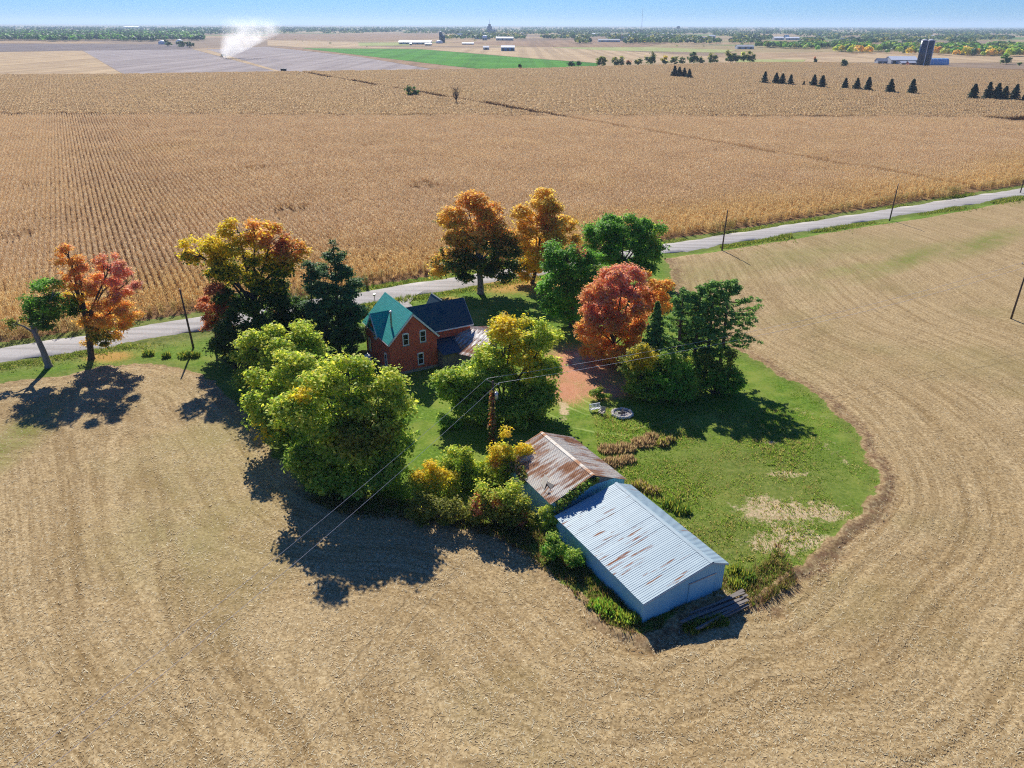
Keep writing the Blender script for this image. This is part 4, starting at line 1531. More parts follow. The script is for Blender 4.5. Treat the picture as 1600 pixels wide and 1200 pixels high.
PAL = {
    'lime': [(164, 172, 62), (142, 158, 56), (182, 182, 72), (120, 142, 50), (196, 186, 80)],
    'limegreen': [(128, 152, 58), (112, 138, 54), (148, 164, 66), (98, 126, 48), (160, 164, 72)],
    'green': [(94, 138, 48), (108, 150, 54), (82, 124, 44), (124, 160, 62), (100, 144, 50)],
    'dark': [(54, 82, 38), (64, 92, 42), (48, 74, 36), (76, 100, 44)],
    'deep': [(62, 92, 40), (74, 102, 42), (86, 106, 44), (54, 82, 38)],
    'orange': [(242, 192, 92), (244, 200, 96), (236, 180, 92), (246, 210, 106), (240, 186, 102)],
    'gold': [(246, 214, 96), (248, 218, 104), (242, 204, 92), (248, 224, 120), (240, 198, 92)],
    'red': [(240, 172, 150), (242, 180, 158), (232, 160, 138), (242, 190, 166), (234, 166, 144)],
    'redorange': [(242, 182, 116), (244, 188, 122), (236, 172, 112), (242, 194, 114), (240, 178, 132)],
    'rust': [(186, 122, 76), (170, 108, 70), (198, 138, 88), (154, 98, 66)],
    'olive': [(120, 122, 46), (104, 112, 42), (140, 134, 56), (92, 100, 40)],
    'yellow': [(208, 184, 44), (190, 172, 42), (220, 196, 60), (168, 158, 40)],
    'pine': [(72, 98, 46), (84, 110, 52), (94, 118, 56), (62, 86, 42)],
    'spruce': [(28, 48, 36), (36, 56, 40), (24, 42, 32), (44, 62, 44)],
    'cedar': [(62, 88, 50), (72, 98, 54), (82, 108, 60), (54, 78, 46)],
    'weed': [(128, 104, 84), (144, 120, 94), (116, 96, 74), (150, 134, 100)],
    'vine': [(148, 72, 58), (170, 90, 68), (132, 62, 52), (176, 112, 68)],
}
PALX = {'lime': 2.0, 'limegreen': 1.9, 'yellow': 1.9, 'olive': 1.9, 'gold': 1.8, 'orange': 1.8, 'red': 1.8, 'redorange': 1.8, 'rust': 1.7, 'pine': 2.2, 'cedar': 2.0}
for _k, _v in list(PAL.items()):
    _c0 = np.array([lin(*c)[:3] for c in _v])
    PAL[_k] = _c0 * np.minimum(PALX.get(_k, 1.8), .92 / _c0.max(1))[:, None]



def tree(name, label, cat, base_px, lobes_px, top, low=None, split=(.45, .75), leaf=.30, clump=1.05, dens=1.0, trunk_r=.3, bark=None, group="trees around the farmhouse",
         seed=0, patch=None, lean_top=None, limbs=True, crown_name="crown", trunk_name="trunk", mat=None, flat=.75, sky=.0, depth=.9, dy=0.0):
    """lobes_px: (cx, cy, rx, ry[, depth offset m]) in photo pixels, standing at the distance of base_px"""
    r = np.random.default_rng(1000 + seed)
    b = G(*base_px)
    Y = b.y
    m = PXM(Y, 4)
    C, RAD = [], []
    for lb in lobes_px:
        cx, cy_, rx, ry = lb[:4]
        off = lb[4] if len(lb) > 4 else 0.0
        p = AT(cx, cy_, Y + off)
        mm = PXM(Y + off, p.z)
        th = math.atan2(CAM_H - p.z, Y)
        Rx, Ry = rx * mm * (1.18 if trunk_name == "stem" else 1.12), ry * mm * 1.12
        Rd = min(Rx, Ry * 1.3) * depth
        rz = math.sqrt(max(Ry ** 2 - (Rd * math.sin(th)) ** 2, (.45 * Ry) ** 2)) / math.cos(th)
        if trunk_name == "stem":
            zt = max(p.z + rz, .5)
            p.z, rz = zt * .5, zt * .5
        elif p.z - rz < .15:
            p.z = max(p.z, .15 + rz * .55)
        C.append((p.x, p.y, p.z))
        RAD.append((Rx, Rd, rz))
    C, RAD = np.array(C), np.array(RAD)
    cc, cr = [], []
    for c0, ra in zip(C, RAD):
        cs = clump * r.uniform(.55, 1.35, 400)
        area = 4 * math.pi * ((ra[0] * ra[1]) ** 1.6 / 3 + (ra[0] * ra[2]) ** 1.6 / 3 + (ra[1] * ra[2]) ** 1.6 / 3) ** (1 / 1.6)
        n = int(max(5, area / (clump ** 2) * .55 * dens))
        d = unit(n, r)
        # boughs: leaf clumps gather round a few limb ends, with hollows between
        nbough = max(4, int(n / 9))
        bd = unit(nbough, r)
        near = np.argmax(d @ bd.T, axis=1)
        d = d * .46 + bd[near] * .68
        d /= np.linalg.norm(d, axis=1)[:, None]
        bl = r.uniform(.74, 1.2, nbough)[near]
        f = (.6 + .4 * r.random(n) ** .6) * bl
        sh = np.maximum(ra - clump * .3, ra * .5)
        p = c0 + d * f[:, None] * sh
        cc.append(p)
        cr.append(np.resize(cs, n) * np.clip(ra.min() / (clump * 1.6), .5, 1.0))
    cc, cr = np.concatenate(cc), np.concatenate(cr)
    ok = cc[:, 2] > .3
    cc, cr = cc[ok], cr[ok]
    crown_c = C.mean(0)
    if leaf < .5:
        leaf *= .66
    per = 2.35 * (clump / leaf) ** 2
    P, N, idx = clump_leaves(cc, cr, per, r, flat, .9, crown_c, .35)
    ok = P[:, 2] > .08
    P, N, idx = P[ok], N[ok], idx[ok]
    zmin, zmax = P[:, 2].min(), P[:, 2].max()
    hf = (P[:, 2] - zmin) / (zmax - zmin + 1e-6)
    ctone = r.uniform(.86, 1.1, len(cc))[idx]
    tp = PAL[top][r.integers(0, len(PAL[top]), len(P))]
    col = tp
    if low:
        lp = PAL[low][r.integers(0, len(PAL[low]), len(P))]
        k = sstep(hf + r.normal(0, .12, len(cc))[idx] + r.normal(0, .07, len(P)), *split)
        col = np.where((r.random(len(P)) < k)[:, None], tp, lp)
    if patch:
        for (px, py, rad_px, pal) in patch:
            pc = np.array(AT(px, py, Y))
            rr = rad_px * m
            dd = np.hypot(P[:, 0] - pc[0], P[:, 2] - pc[2]) / rr
            sel = r.random(len(P)) < np.clip(1.25 - dd, 0, 1)
            col = np.where(sel[:, None], PAL[pal][r.integers(0, len(PAL[pal]), len(P))], col)
    col = col * (ctone * r.uniform(.85, 1.15, len(P)))[:, None]
    V = leaf_quads(P, N, leaf, r) - np.array(b)
    root = thing(name, label, cat, tuple(b), 0, group)
    link(bpy.data.objects.new(crown_name, quads_mesh(crown_name, V, mat or M_LEAF, col)), root)
    # trunk and limbs
    tb = MB()
    bz = Vector(b)
    cen_ = Vector(crown_c)
    topz = C[:, 2].max()
    tt = (AT(*lean_top, Y) if lean_top else Vector((cen_.x * .6 + bz.x * .4, cen_.y * .6 + bz.y * .4, max(1.2, C[:, 2].min() * .55 + .45 * cen_.z)))) - bz
    if trunk_name == "trunk":
        tb.tube([(0, 0, -.3), (0, 0, .15), tt * .35 + Vector((.1, 0, 0)), tt * .7, tt], [trunk_r * 1.7, trunk_r * 1.2, trunk_r, trunk_r * .88, trunk_r * .7], 10)
        if limbs:
            for c0, ra in zip(C, RAD):
                e = Vector(c0) - bz
                s0 = tt * random.uniform(.55, .95)
                mid_ = s0.lerp(e, .5) + Vector((0, 0, .25))
                tb.tube([s0, mid_, e, e + Vector((random.uniform(-.4, .4), random.uniform(-.4, .4), ra[2] * .55))], [trunk_r * .5, trunk_r * .34, trunk_r * .2, .03], 6)
                for q in range(4):
                    w_ = Vector(unit(1, r)[0])
                    w_.z = abs(w_.z) * .7
                    tb.tube([e.lerp(mid_, .4 * q / 3), e + Vector((w_.x * ra[0], w_.y * ra[1], w_.z * ra[2])) * .7], [trunk_r * .2, .025], 5)
    else:
        for c0, ra in zip(C, RAD):
            for q in range(5):
                w_ = Vector(unit(1, r)[0])
                e = Vector(c0) - bz
                foot = Vector((e.x * .12, e.y * .12, -.15))
                tb.tube([foot, e + Vector((w_.x * ra[0], w_.y * ra[1], abs(w_.z) * ra[2])) * .7], [.07, .02], 5)
    tb.build(trunk_name, bark or M_BARK, root, True)
    return root


def shrub(name, label, base_px, lobes, top, low=None, seed=0, leaf=.2, clump=.62, group="shrubs around the yard", **kw):
    return tree(name, label, "shrub", base_px, lobes, top, low, leaf=leaf, clump=clump, seed=seed, group=group, crown_name="foliage", trunk_name="stem", **kw)


def weed_patch(label, base_px, spots, pals, h=(.5, 1.0), n=420, seed=0, group="weed patches in the meadow"):
    """patch of upright dry stems; spots: (px, py, radius m x, radius m y)"""
    r = np.random.default_rng(7000 + seed)
    b = G(*base_px)
    root = thing("weed_patch", label, "weeds", tuple(b), 0, group)
    Vs, Cs = [], []
    pl = np.concatenate([PAL[q] for q in pals])
    for px, py, rx, ry in spots:
        c0 = G(px, py)
        k = int(n * max(.5, rx * ry / 2))
        rad = np.sqrt(r.random(k))
        an = r.uniform(0, 2 * math.pi, k)
        x, y = c0.x - b.x + rx * rad * np.cos(an), c0.y - b.y + ry * rad * np.sin(an)
        hh = r.uniform(h[0], h[1], k) * (1.1 - .55 * rad)
        lean = r.normal(0, .22, (k, 2))
        a2 = r.uniform(0, 2 * math.pi, k)
        e = np.column_stack([np.cos(a2), np.sin(a2), np.zeros(k)]) * r.uniform(.025, .06, k)[:, None]
        p0 = np.column_stack([x, y, np.full(k, -.08)])
        p1 = np.column_stack([x + lean[:, 0] * hh, y + lean[:, 1] * hh, hh])
        md_ = (p0 + p1) / 2
        Vs.append(np.stack([p0 - e * .5, md_ + e * 1.5, p1, md_ - e * 1.5], 1).reshape(-1, 3))
        Cs.append(pl[r.integers(0, len(pl), k)] * r.uniform(.8, 1.2, k)[:, None])
    link(bpy.data.objects.new("stalks", quads_mesh("stalks", np.concatenate(Vs), M_LEAF, np.concatenate(Cs))), root)
    return root


def conifer(name, label, base_px, h_px, half_px, pal='spruce', group="dark evergreens beside the farmhouse", seed=0, leaf=.24, n=5200, spiky=.35, bare=.0, mesh_only=False, hw=None, cat="conifer"):
    """layered conical tree; branches droop, gaps between them"""
    r = np.random.default_rng(3000 + seed)
    if mesh_only:
        H_, W_ = hw
    else:
        b = G(*base_px)
        m = PXM(b.y, 5)
        th = math.atan2(CAM_H - 5, b.y)
        H_, W_ = h_px * m / math.cos(th), half_px * m
    Vs, Ns = [], []
    nb = int(60 + H_ * 14)
    tb = MB()
    tb.tube([(0, 0, -.3), (0, 0, H_ * .5), (0, 0, H_ * .98)], [.022 * H_ + .04, .014 * H_ + .02, .015], 7)
    P, N = [], []
    per = max(8, n // nb)
    for i in range(nb):
        f = bare + (1 - bare) * (i + r.random()) / nb
        an = r.uniform(0, 2 * math.pi)
        ln = W_ * (1 - (f - bare) / (1 - bare)) ** .82 * r.uniform(1 - spiky, 1.08) + .12
        if f < bare + .08:
            ln *= .8
        z0 = H_ * f
        d = np.array([math.cos(an), math.sin(an), 0])
        tt = r.random(per) ** .7
        dr = -.32 * ln * tt ** 1.3 + .10 * ln
        side = np.array([-d[1], d[0], 0])
        q = d * (tt * ln)[:, None] + side * (r.normal(0, .13, per) * ln * (1.1 - tt))[:, None]
        q[:, 2] += z0 + dr + r.normal(0, .06, per) * (1 + .05 * ln)
        P.append(q)
        N.append(np.tile(np.array([0, 0, 1.0]), (per, 1)) * .8 + d * .5 + r.normal(size=(per, 3)) * .5)
        if i % 2 == 0:
            tb.tube([(0, 0, z0), tuple(d * ln * .8 + np.array([0, 0, z0 - .1 * ln]))], [.02 + .006 * ln, .01], 4)
    P, N = np.concatenate(P), np.concatenate(N)
    N /= np.linalg.norm(N, axis=1)[:, None]
    P[:, 2] = np.maximum(P[:, 2], .1)
    col = PAL[pal][r.integers(0, len(PAL[pal]), len(P))] * r.uniform(.8, 1.2, len(P))[:, None]
    me = quads_mesh("foliage", leaf_quads(P, N, leaf, r, .5), M_NEEDLE, col)
    if mesh_only:
        return me, tb
    root = thing(name, label, cat, tuple(b), r.uniform(0, 6), group)
    link(bpy.data.objects.new("foliage", me), root)
    tb.build("trunk", M_BARK, root, True)
    return root


# left pair by the road
tree("maple_tree", "small green tree on a thick leaning pale trunk at the roadside", "tree", (76, 572), [(82, 462, 36, 26), (78, 488, 34, 24), (100, 478, 22, 20, 1), (24, 505, 16, 9, -.5), (45, 498, 14, 9)], 'green', 'deep', leaf=.26, clump=.85,
     trunk_r=.42, bark=M_BARK_PALE, lean_top=(50, 508), seed=1, split=(.2, .6), patch=[(100, 455, 18, 'orange'), (28, 500, 18, 'olive')])
tree("maple_tree", "thin-crowned orange and red maple with tall forked trunk by the road", "tree", (143, 560),
     [(107, 398, 22, 16), (122, 416, 18, 14), (108, 432, 14, 10), (172, 418, 24, 20), (194, 446, 24, 24, .8), (160, 455, 30, 26), (178, 488, 36, 26), (150, 508, 26, 18), (115, 460, 17, 14, -.6), (128, 440, 14, 12), (165, 524, 30, 11), (150, 535, 22, 9), (138, 490, 20, 18, 1.2)],
     'redorange', 'orange', split=(.35, .8), leaf=.24, clump=.72, dens=.9, trunk_r=.4, lean_top=(131, 478), seed=2,
     patch=[(185, 425, 32, 'red'), (200, 450, 26, 'red'), (108, 405, 26, 'orange'), (115, 460, 20, 'yellow'), (160, 530, 26, 'olive')])
# big left maple and its undergrowth
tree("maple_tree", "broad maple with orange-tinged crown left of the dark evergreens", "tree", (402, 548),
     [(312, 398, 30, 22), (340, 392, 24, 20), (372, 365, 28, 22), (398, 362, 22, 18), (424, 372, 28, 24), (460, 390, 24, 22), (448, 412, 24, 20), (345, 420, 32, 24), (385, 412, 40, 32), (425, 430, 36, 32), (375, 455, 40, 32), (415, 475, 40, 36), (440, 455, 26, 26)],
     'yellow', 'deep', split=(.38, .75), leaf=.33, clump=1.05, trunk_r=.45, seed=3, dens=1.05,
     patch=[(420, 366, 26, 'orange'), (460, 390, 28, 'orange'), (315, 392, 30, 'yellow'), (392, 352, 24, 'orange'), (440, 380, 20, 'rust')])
tree("ash_tree", "rust-coloured shrubby tree beside the thin roadside pole", "tree", (338, 552), [(340, 462, 22, 18), (330, 485, 20, 24), (345, 500, 22, 24), (335, 520, 18, 16)], 'rust', 'rust', leaf=.24, clump=.7, trunk_r=.16, seed=4, patch=[(352, 505, 20, 'olive'), (330, 528, 18, 'dark')])
shrub("hedge_shrub", "dark green thicket below the broad orange-tinged maple", (368, 575), [(352, 545, 30, 26), (385, 530, 34, 30), (365, 505, 26, 24), (410, 515, 26, 26)], 'deep', 'dark', seed=5, leaf=.28, clump=.9)
shrub("hedge_shrub", "dark shrubs between the broad maple and the evergreens", (452, 548), [(440, 505, 34, 26), (470, 500, 28, 30), (445, 475, 22, 24)], 'deep', 'dark', seed=6, leaf=.28, clump=.9, patch=[(433, 480, 9, 'redorange')])
tree("spruce_tree", "tallest dark spruce left of the brick farmhouse", "conifer", (530, 545), [(521, 384, 8, 12), (523, 400, 15, 14), (516, 418, 20, 14), (534, 425, 20, 16), (526, 445, 32, 18), (536, 468, 36, 20), (522, 488, 38, 20), (545, 500, 34, 22), (530, 522, 44, 20)], 'cedar', 'cedar', leaf=.27, clump=.75, dens=.95, trunk_r=.3, seed=10, group="dark evergreens beside the farmhouse", mat=M_NEEDLE, flat=.55)
tree("cedar_tree", "slender dark cedar left of the tallest spruce", "conifer", (486, 556), [(488, 420, 12, 16), (486, 445, 18, 18), (490, 470, 20, 20), (484, 495, 22, 20), (490, 522, 24, 20)], 'cedar', 'cedar', leaf=.28, clump=.8, trunk_r=.2, seed=7, group="dark evergreens beside the farmhouse", mat=M_NEEDLE)
tree("cedar_tree", "dark cedar standing between slender cedar and tallest spruce", "conifer", (508, 562), [(508, 440, 12, 16), (510, 462, 18, 18), (506, 488, 22, 20), (512, 512, 26, 20), (506, 534, 24, 16)], 'cedar', 'cedar', leaf=.28, clump=.8, trunk_r=.2, seed=8, group="dark evergreens beside the farmhouse", mat=M_NEEDLE)
tree("cedar_tree", "low dark cedar nearest to the farmhouse wall", "conifer", (548, 560), [(545, 470, 18, 18), (550, 492, 20, 20), (545, 515, 24, 20), (550, 536, 22, 16)], 'cedar', 'cedar', leaf=.28, clump=.8, trunk_r=.2, seed=9, group="dark evergreens beside the farmhouse", mat=M_NEEDLE)
# yellow-green box elders
GB = "yellow-green trees at the field edge"
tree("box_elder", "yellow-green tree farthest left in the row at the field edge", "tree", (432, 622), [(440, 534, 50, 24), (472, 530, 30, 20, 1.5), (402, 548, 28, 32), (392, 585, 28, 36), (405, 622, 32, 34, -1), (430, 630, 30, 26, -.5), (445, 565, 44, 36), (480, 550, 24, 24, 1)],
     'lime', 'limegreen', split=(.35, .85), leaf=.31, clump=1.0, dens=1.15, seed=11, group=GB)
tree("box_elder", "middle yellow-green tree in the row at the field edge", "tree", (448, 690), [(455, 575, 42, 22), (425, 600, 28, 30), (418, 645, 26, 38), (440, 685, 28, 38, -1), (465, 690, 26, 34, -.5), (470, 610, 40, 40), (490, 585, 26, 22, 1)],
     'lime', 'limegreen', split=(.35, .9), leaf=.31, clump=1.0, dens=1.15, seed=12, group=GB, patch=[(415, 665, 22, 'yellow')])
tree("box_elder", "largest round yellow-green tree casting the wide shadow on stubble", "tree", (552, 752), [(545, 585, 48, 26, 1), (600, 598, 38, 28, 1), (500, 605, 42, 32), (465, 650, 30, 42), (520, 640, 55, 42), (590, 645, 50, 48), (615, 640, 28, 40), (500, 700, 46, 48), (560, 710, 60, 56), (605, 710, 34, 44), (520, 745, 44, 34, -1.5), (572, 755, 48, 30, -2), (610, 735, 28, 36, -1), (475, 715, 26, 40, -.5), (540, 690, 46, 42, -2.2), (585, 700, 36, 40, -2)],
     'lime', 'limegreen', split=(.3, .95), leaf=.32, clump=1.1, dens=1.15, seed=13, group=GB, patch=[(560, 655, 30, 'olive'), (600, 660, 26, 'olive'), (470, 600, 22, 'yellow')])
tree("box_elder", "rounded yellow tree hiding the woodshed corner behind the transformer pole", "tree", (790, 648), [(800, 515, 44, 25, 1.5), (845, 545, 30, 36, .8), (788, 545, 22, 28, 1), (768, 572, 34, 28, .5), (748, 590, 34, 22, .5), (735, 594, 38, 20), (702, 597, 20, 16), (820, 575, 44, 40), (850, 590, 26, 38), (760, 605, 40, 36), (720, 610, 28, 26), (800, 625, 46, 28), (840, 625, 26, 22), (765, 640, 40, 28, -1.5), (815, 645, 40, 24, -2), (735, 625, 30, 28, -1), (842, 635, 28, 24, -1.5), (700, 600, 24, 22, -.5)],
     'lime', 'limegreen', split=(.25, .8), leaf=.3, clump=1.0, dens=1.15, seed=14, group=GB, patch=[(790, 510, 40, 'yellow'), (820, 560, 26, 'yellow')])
# maples behind the house
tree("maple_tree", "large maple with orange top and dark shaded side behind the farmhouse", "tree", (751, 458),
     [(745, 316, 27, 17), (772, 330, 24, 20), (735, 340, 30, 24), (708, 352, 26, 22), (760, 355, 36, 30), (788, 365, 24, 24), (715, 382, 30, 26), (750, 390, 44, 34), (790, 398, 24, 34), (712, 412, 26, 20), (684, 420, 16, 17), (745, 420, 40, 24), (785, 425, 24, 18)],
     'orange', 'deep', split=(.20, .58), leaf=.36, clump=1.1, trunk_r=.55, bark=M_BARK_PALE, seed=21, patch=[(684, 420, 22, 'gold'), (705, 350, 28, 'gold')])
tree("maple_tree", "golden teardrop-shaped maple behind the large orange one", "tree", (832, 442), [(850, 318, 26, 20), (838, 340, 34, 26), (868, 345, 28, 26), (845, 372, 38, 30), (875, 378, 22, 24), (835, 400, 30, 26), (825, 420, 18, 16)],
     'gold', 'gold', leaf=.36, clump=1.05, dens=1.4, trunk_r=.35, seed=22, patch=[(852, 340, 18, 'orange'), (830, 410, 24, 'yellow')])
tree("maple_tree", "bright green maple farthest back on the right by the road", "tree", (968, 440), [(975, 358, 38, 22), (940, 365, 30, 22), (1008, 372, 26, 24), (985, 392, 44, 28), (945, 390, 30, 26), (1010, 405, 26, 26), (970, 415, 34, 20)],
     'green', 'green', leaf=.36, clump=1.1, dens=1.4, trunk_r=.4, seed=23, patch=[(1020, 370, 16, 'limegreen')])
tree("maple_tree", "dense green maple in front, beside the red-orange maple", "tree", (893, 510), [(885, 400, 34, 20), (868, 425, 28, 26), (905, 425, 34, 28), (875, 455, 34, 28), (910, 455, 28, 28), (930, 420, 22, 20, 1), (885, 480, 30, 22)],
     'green', 'green', leaf=.33, clump=1.05, dens=1.4, trunk_r=.4, seed=24, patch=[(908, 388, 10, 'rust')])
tree("maple_tree", "red and orange oval maple right of the dense green maple", "tree", (958, 566), [(975, 428, 26, 20), (950, 445, 28, 24), (990, 450, 22, 24), (935, 475, 30, 28), (970, 480, 36, 32), (925, 508, 24, 28), (955, 520, 40, 34), (990, 515, 26, 34), (945, 552, 32, 20), (975, 555, 28, 20)],
     'redorange', 'orange', split=(.15, .5), leaf=.28, clump=.75, dens=1.2, trunk_r=.3, seed=25, patch=[(975, 440, 40, 'red'), (930, 475, 22, 'red'), (985, 550, 20, 'yellow')])
tree("maple_tree", "small orange maple half hidden behind the pines", "tree", (1022, 530), [(1015, 440, 24, 17), (1035, 455, 18, 16), (1010, 465, 22, 20), (1030, 480, 20, 18)], 'orange', 'orange', leaf=.3, clump=.8, trunk_r=.2, seed=26, patch=[(1012, 465, 14, 'rust')])
# pines on the right
GP = "pines at the yard corner"


def pine(label, base_px, top_py, half_px, seed, bare=.42, side=0.0):
    """tall pine: bare reddish trunk, whorls of branches carrying needle tufts"""
    r = np.random.default_rng(6000 + seed)
    b = G(*base_px)
    m = PXM(b.y, 8)
    th = math.atan2(CAM_H - 8, b.y)
    H_ = (base_px[1] - top_py) * m / math.cos(th)
    W_ = half_px * m
    root = thing("pine_tree", label, "tree", tuple(b), 0, GP)
    tb = MB()
    tb.tube([(0, 0, -.3), (.1, 0, H_ * .4), (-.05, .05, H_ * .75), (0, 0, H_ * .97)], [.30, .22, .15, .04], 9)
    P, N = [], []
    for w in np.linspace(bare, .97, 12):
        prof_ = math.sin(math.pi * min(1, ((w - bare) / (1 - bare)) * .78 + .24)) ** .8
        for k in range(5):
            an = r.uniform(0, 2 * math.pi)
            ln = W_ * prof_ * r.uniform(.6, 1.15) * (1 + side * math.cos(an)) + .25
            d = np.array([math.cos(an), math.sin(an), 0])
            z0 = H_ * (w + r.normal(0, .012))
            rise = r.uniform(.05, .35)
            e = d * ln + np.array([0, 0, z0 + ln * rise])
            tb.tube([(0, 0, z0), tuple(d * ln * .55 + np.array([0, 0, z0 + ln * rise * .3])), tuple(e)], [.06, .04, .015], 5)
            for q in range(5):
                c0 = np.array([0, 0, z0]) * 0 + (d * ln * (.42 + .62 * (q + r.random()) / 5)) + np.array([0, 0, z0 + ln * rise * (.2 + .8 * q / 4)]) + r.normal(0, .16, 3)
                nt_ = 30
                dd = unit(nt_, r)
                dd[:, 2] = np.abs(dd[:, 2]) * .8 - .1
                P.append(c0 + dd * r.uniform(.1, .55, nt_)[:, None])
                N.append(dd * .4 + np.array([0, 0, .5]) + r.normal(size=(nt_, 3)) * .6)
    P, N = np.concatenate(P), np.concatenate(N)
    N /= np.linalg.norm(N, axis=1)[:, None]
    col = PAL['pine'][r.integers(0, 4, len(P))] * r.uniform(1.0, 1.7, len(P))[:, None]
    link(bpy.data.objects.new("crown", quads_mesh("crown", leaf_quads(P, N, .19, r, .42), M_NEEDLE, col)), root)
    tb.build("trunk", M_BARK_PINE, root, True)


pine("rightmost tall pine with bare reddish trunk", (1122, 588), 440, 48, 31, .34, .15)
pine("tall pine second from the right", (1100, 590), 440, 38, 32, .26)
pine("tall pine third from the right", (1080, 592), 450, 40, 33, .24)
pine("pine behind the olive shrubs next to red maple", (1054, 594), 454, 42, 34, .2)
conifer("spruce_tree", "blue-green spruce in front of the small orange maple", (1016, 602), 128, 36, 'pine', seed=6, n=5200, leaf=.28, group=GP)
GS = "shrubs below the pines"
shrub("dogwood_shrub", "pale olive bushy shrub at the left foot of the pines", (1006, 622), [(1000, 548, 22, 18), (1015, 570, 26, 26), (996, 590, 22, 24), (1018, 608, 26, 22), (1000, 618, 22, 14)], 'olive', 'limegreen', seed=41, leaf=.24, clump=.75, group=GS, split=(.35, .8), patch=[(1003, 556, 24, 'yellow')])
shrub("lilac_shrub", "tall green shrub in the middle below the pines", (1046, 626), [(1038, 560, 24, 22), (1052, 585, 28, 28), (1040, 608, 28, 22), (1062, 615, 24, 18)], 'limegreen', 'green', seed=42, leaf=.24, clump=.75, group=GS, split=(.5, 1.0))
shrub("lilac_shrub", "narrow lime-yellow shrub before the pine trunks", (1075, 622), [(1074, 570, 13, 14), (1077, 590, 15, 16), (1072, 608, 14, 14), (1085, 605, 13, 13)], 'lime', 'limegreen', seed=43, leaf=.22, clump=.62, group=GS)
shrub("dogwood_shrub", "wide olive shrub at the right foot of the pines", (1118, 614), [(1100, 568, 24, 20), (1130, 566, 26, 20), (1146, 585, 18, 16), (1112, 595, 30, 18), (1088, 600, 16, 16), (1138, 602, 18, 13)], 'olive', 'green', seed=44, leaf=.24, clump=.75, group=GS, split=(.3, .9))
shrub("dogwood_shrub", "low yellow-green bush left of the fire pit shade", (938, 626), [(932, 614, 12, 8), (946, 622, 12, 7)], 'olive', 'limegreen', seed=45, leaf=.18, clump=.5)
# thicket by the sheds
GT = "autumn shrubs between the trees and the old barn"
shrub("sumac_shrub", "bright yellow shrub nearest the largest yellow-green tree", (684, 778), [(668, 738, 20, 18), (692, 748, 26, 20), (670, 768, 22, 22), (690, 780, 26, 22), (655, 775, 16, 18)], 'yellow', 'lime', seed=51, split=(.3, .8), group=GT, leaf=.22, clump=.7)
shrub("sumac_shrub", "lime shrub with pointed top beside the mown grass patch", (716, 758), [(715, 708, 16, 16), (712, 730, 24, 20), (728, 745, 22, 20), (708, 758, 22, 20), (735, 765, 20, 18)], 'lime', 'limegreen', seed=52, group=GT, leaf=.22, clump=.7)
shrub("sumac_shrub", "tall yellow-orange shrub touching the old barn roof", (798, 755), [(800, 684, 18, 14), (783, 700, 20, 18), (814, 706, 15, 20), (770, 724, 24, 20), (800, 735, 26, 24), (755, 745, 20, 20)], 'yellow', 'lime', seed=53, split=(.3, .75), group=GT, leaf=.22, clump=.7, patch=[(802, 682, 12, 'gold'), (775, 712, 10, 'orange')])
shrub("sumac_shrub", "olive and red tangle of bushes before the barn corner", (780, 818), [(745, 782, 26, 22), (775, 765, 26, 24), (770, 798, 28, 24), (808, 800, 24, 22), (798, 770, 22, 22), (825, 815, 16, 16)], 'lime', 'olive', seed=54, split=(.3, .9), group=GT, leaf=.22, clump=.7, patch=[(775, 775, 10, 'rust'), (815, 808, 9, 'vine'), (745, 780, 12, 'rust')])
shrub("sumac_shrub", "brownish low bushes at the field end of the thicket", (722, 818), [(700, 795, 26, 18), (735, 805, 26, 16), (668, 795, 22, 16), (650, 790, 16, 14)], 'olive', 'olive', seed=55, group=GT, leaf=.2, clump=.62)
shrub("lilac_shrub", "pale green bush beside the dark yard shadow", (706, 668), [(695, 652, 14, 11), (710, 660, 13, 9)], 'limegreen', 'green', seed=56, group=GT, leaf=.2, clump=.55)
GV = "bushes along the steel shed's long wall"
shrub("wild_grape", "lime climbing bush under the old barn's front eave", (868, 830), [(862, 800, 9, 10), (870, 815, 12, 12), (850, 800, 9, 9)], 'lime', 'limegreen', seed=61, group=GV, leaf=.18, clump=.5)
shrub("wild_grape", "upper lime-green bush against the steel shed wall", (868, 872), [(862, 840, 13, 13), (872, 852, 13, 13), (866, 864, 14, 10)], 'limegreen', 'green', seed=62, group=GV, leaf=.18, clump=.5)
shrub("wild_grape", "lower lime-green bush against the steel shed wall", (902, 886), [(900, 862, 12, 10), (895, 874, 13, 10), (906, 878, 10, 9)], 'limegreen', 'green', seed=63, group=GV, leaf=.18, clump=.5)
weed_patch("grey-green weed clump midway along the shed wall", (945, 958), [(940, 948.5, 1.2, 0.9), (952, 956, 1.2, 0.9)], ['olive', 'green'], seed=64, group=GV)
weed_patch("yellow-tipped bush at the shed's near corner", (982, 975), [(976, 968.5, 1.0, 0.8), (988, 970, 0.7, 0.6)], ['olive', 'limegreen'], seed=65, group=GV)
weed_patch("thin yellowish weeds in the shed's front shadow", (1105, 985), [(1090, 977.5, 0.8, 0.7), (1106, 976, 0.9, 0.6), (1122, 972, 0.9, 0.7), (1080, 984, 0.8, 0.6)], ['olive', 'deep'], seed=66, group=GV)
GW = "weed patches in the meadow"
weed_patch("long reddish-brown weed patch behind the old barn", (985, 708), [(950, 703.5, 1.3, 1.1), (975, 702, 1.5, 1.2), (1005, 693, 1.5, 1.2), (1018, 684, 1.0, 0.8)], ['weed', 'weed'], seed=71, group=GW)
weed_patch("reddish-brown weed patch closest to the barn eave", (965, 728), [(958, 724.5, 1.3, 1.1), (978, 719.5, 1.2, 0.9)], ['weed', 'weed'], seed=72, group=GW)
weed_patch("small brown weed tuft before the pine shadow", (1042, 696), [(1035, 694.5, 0.8, 0.7), (1047, 689.5, 0.7, 0.5)], ['weed', 'olive'], seed=73, group=GW)
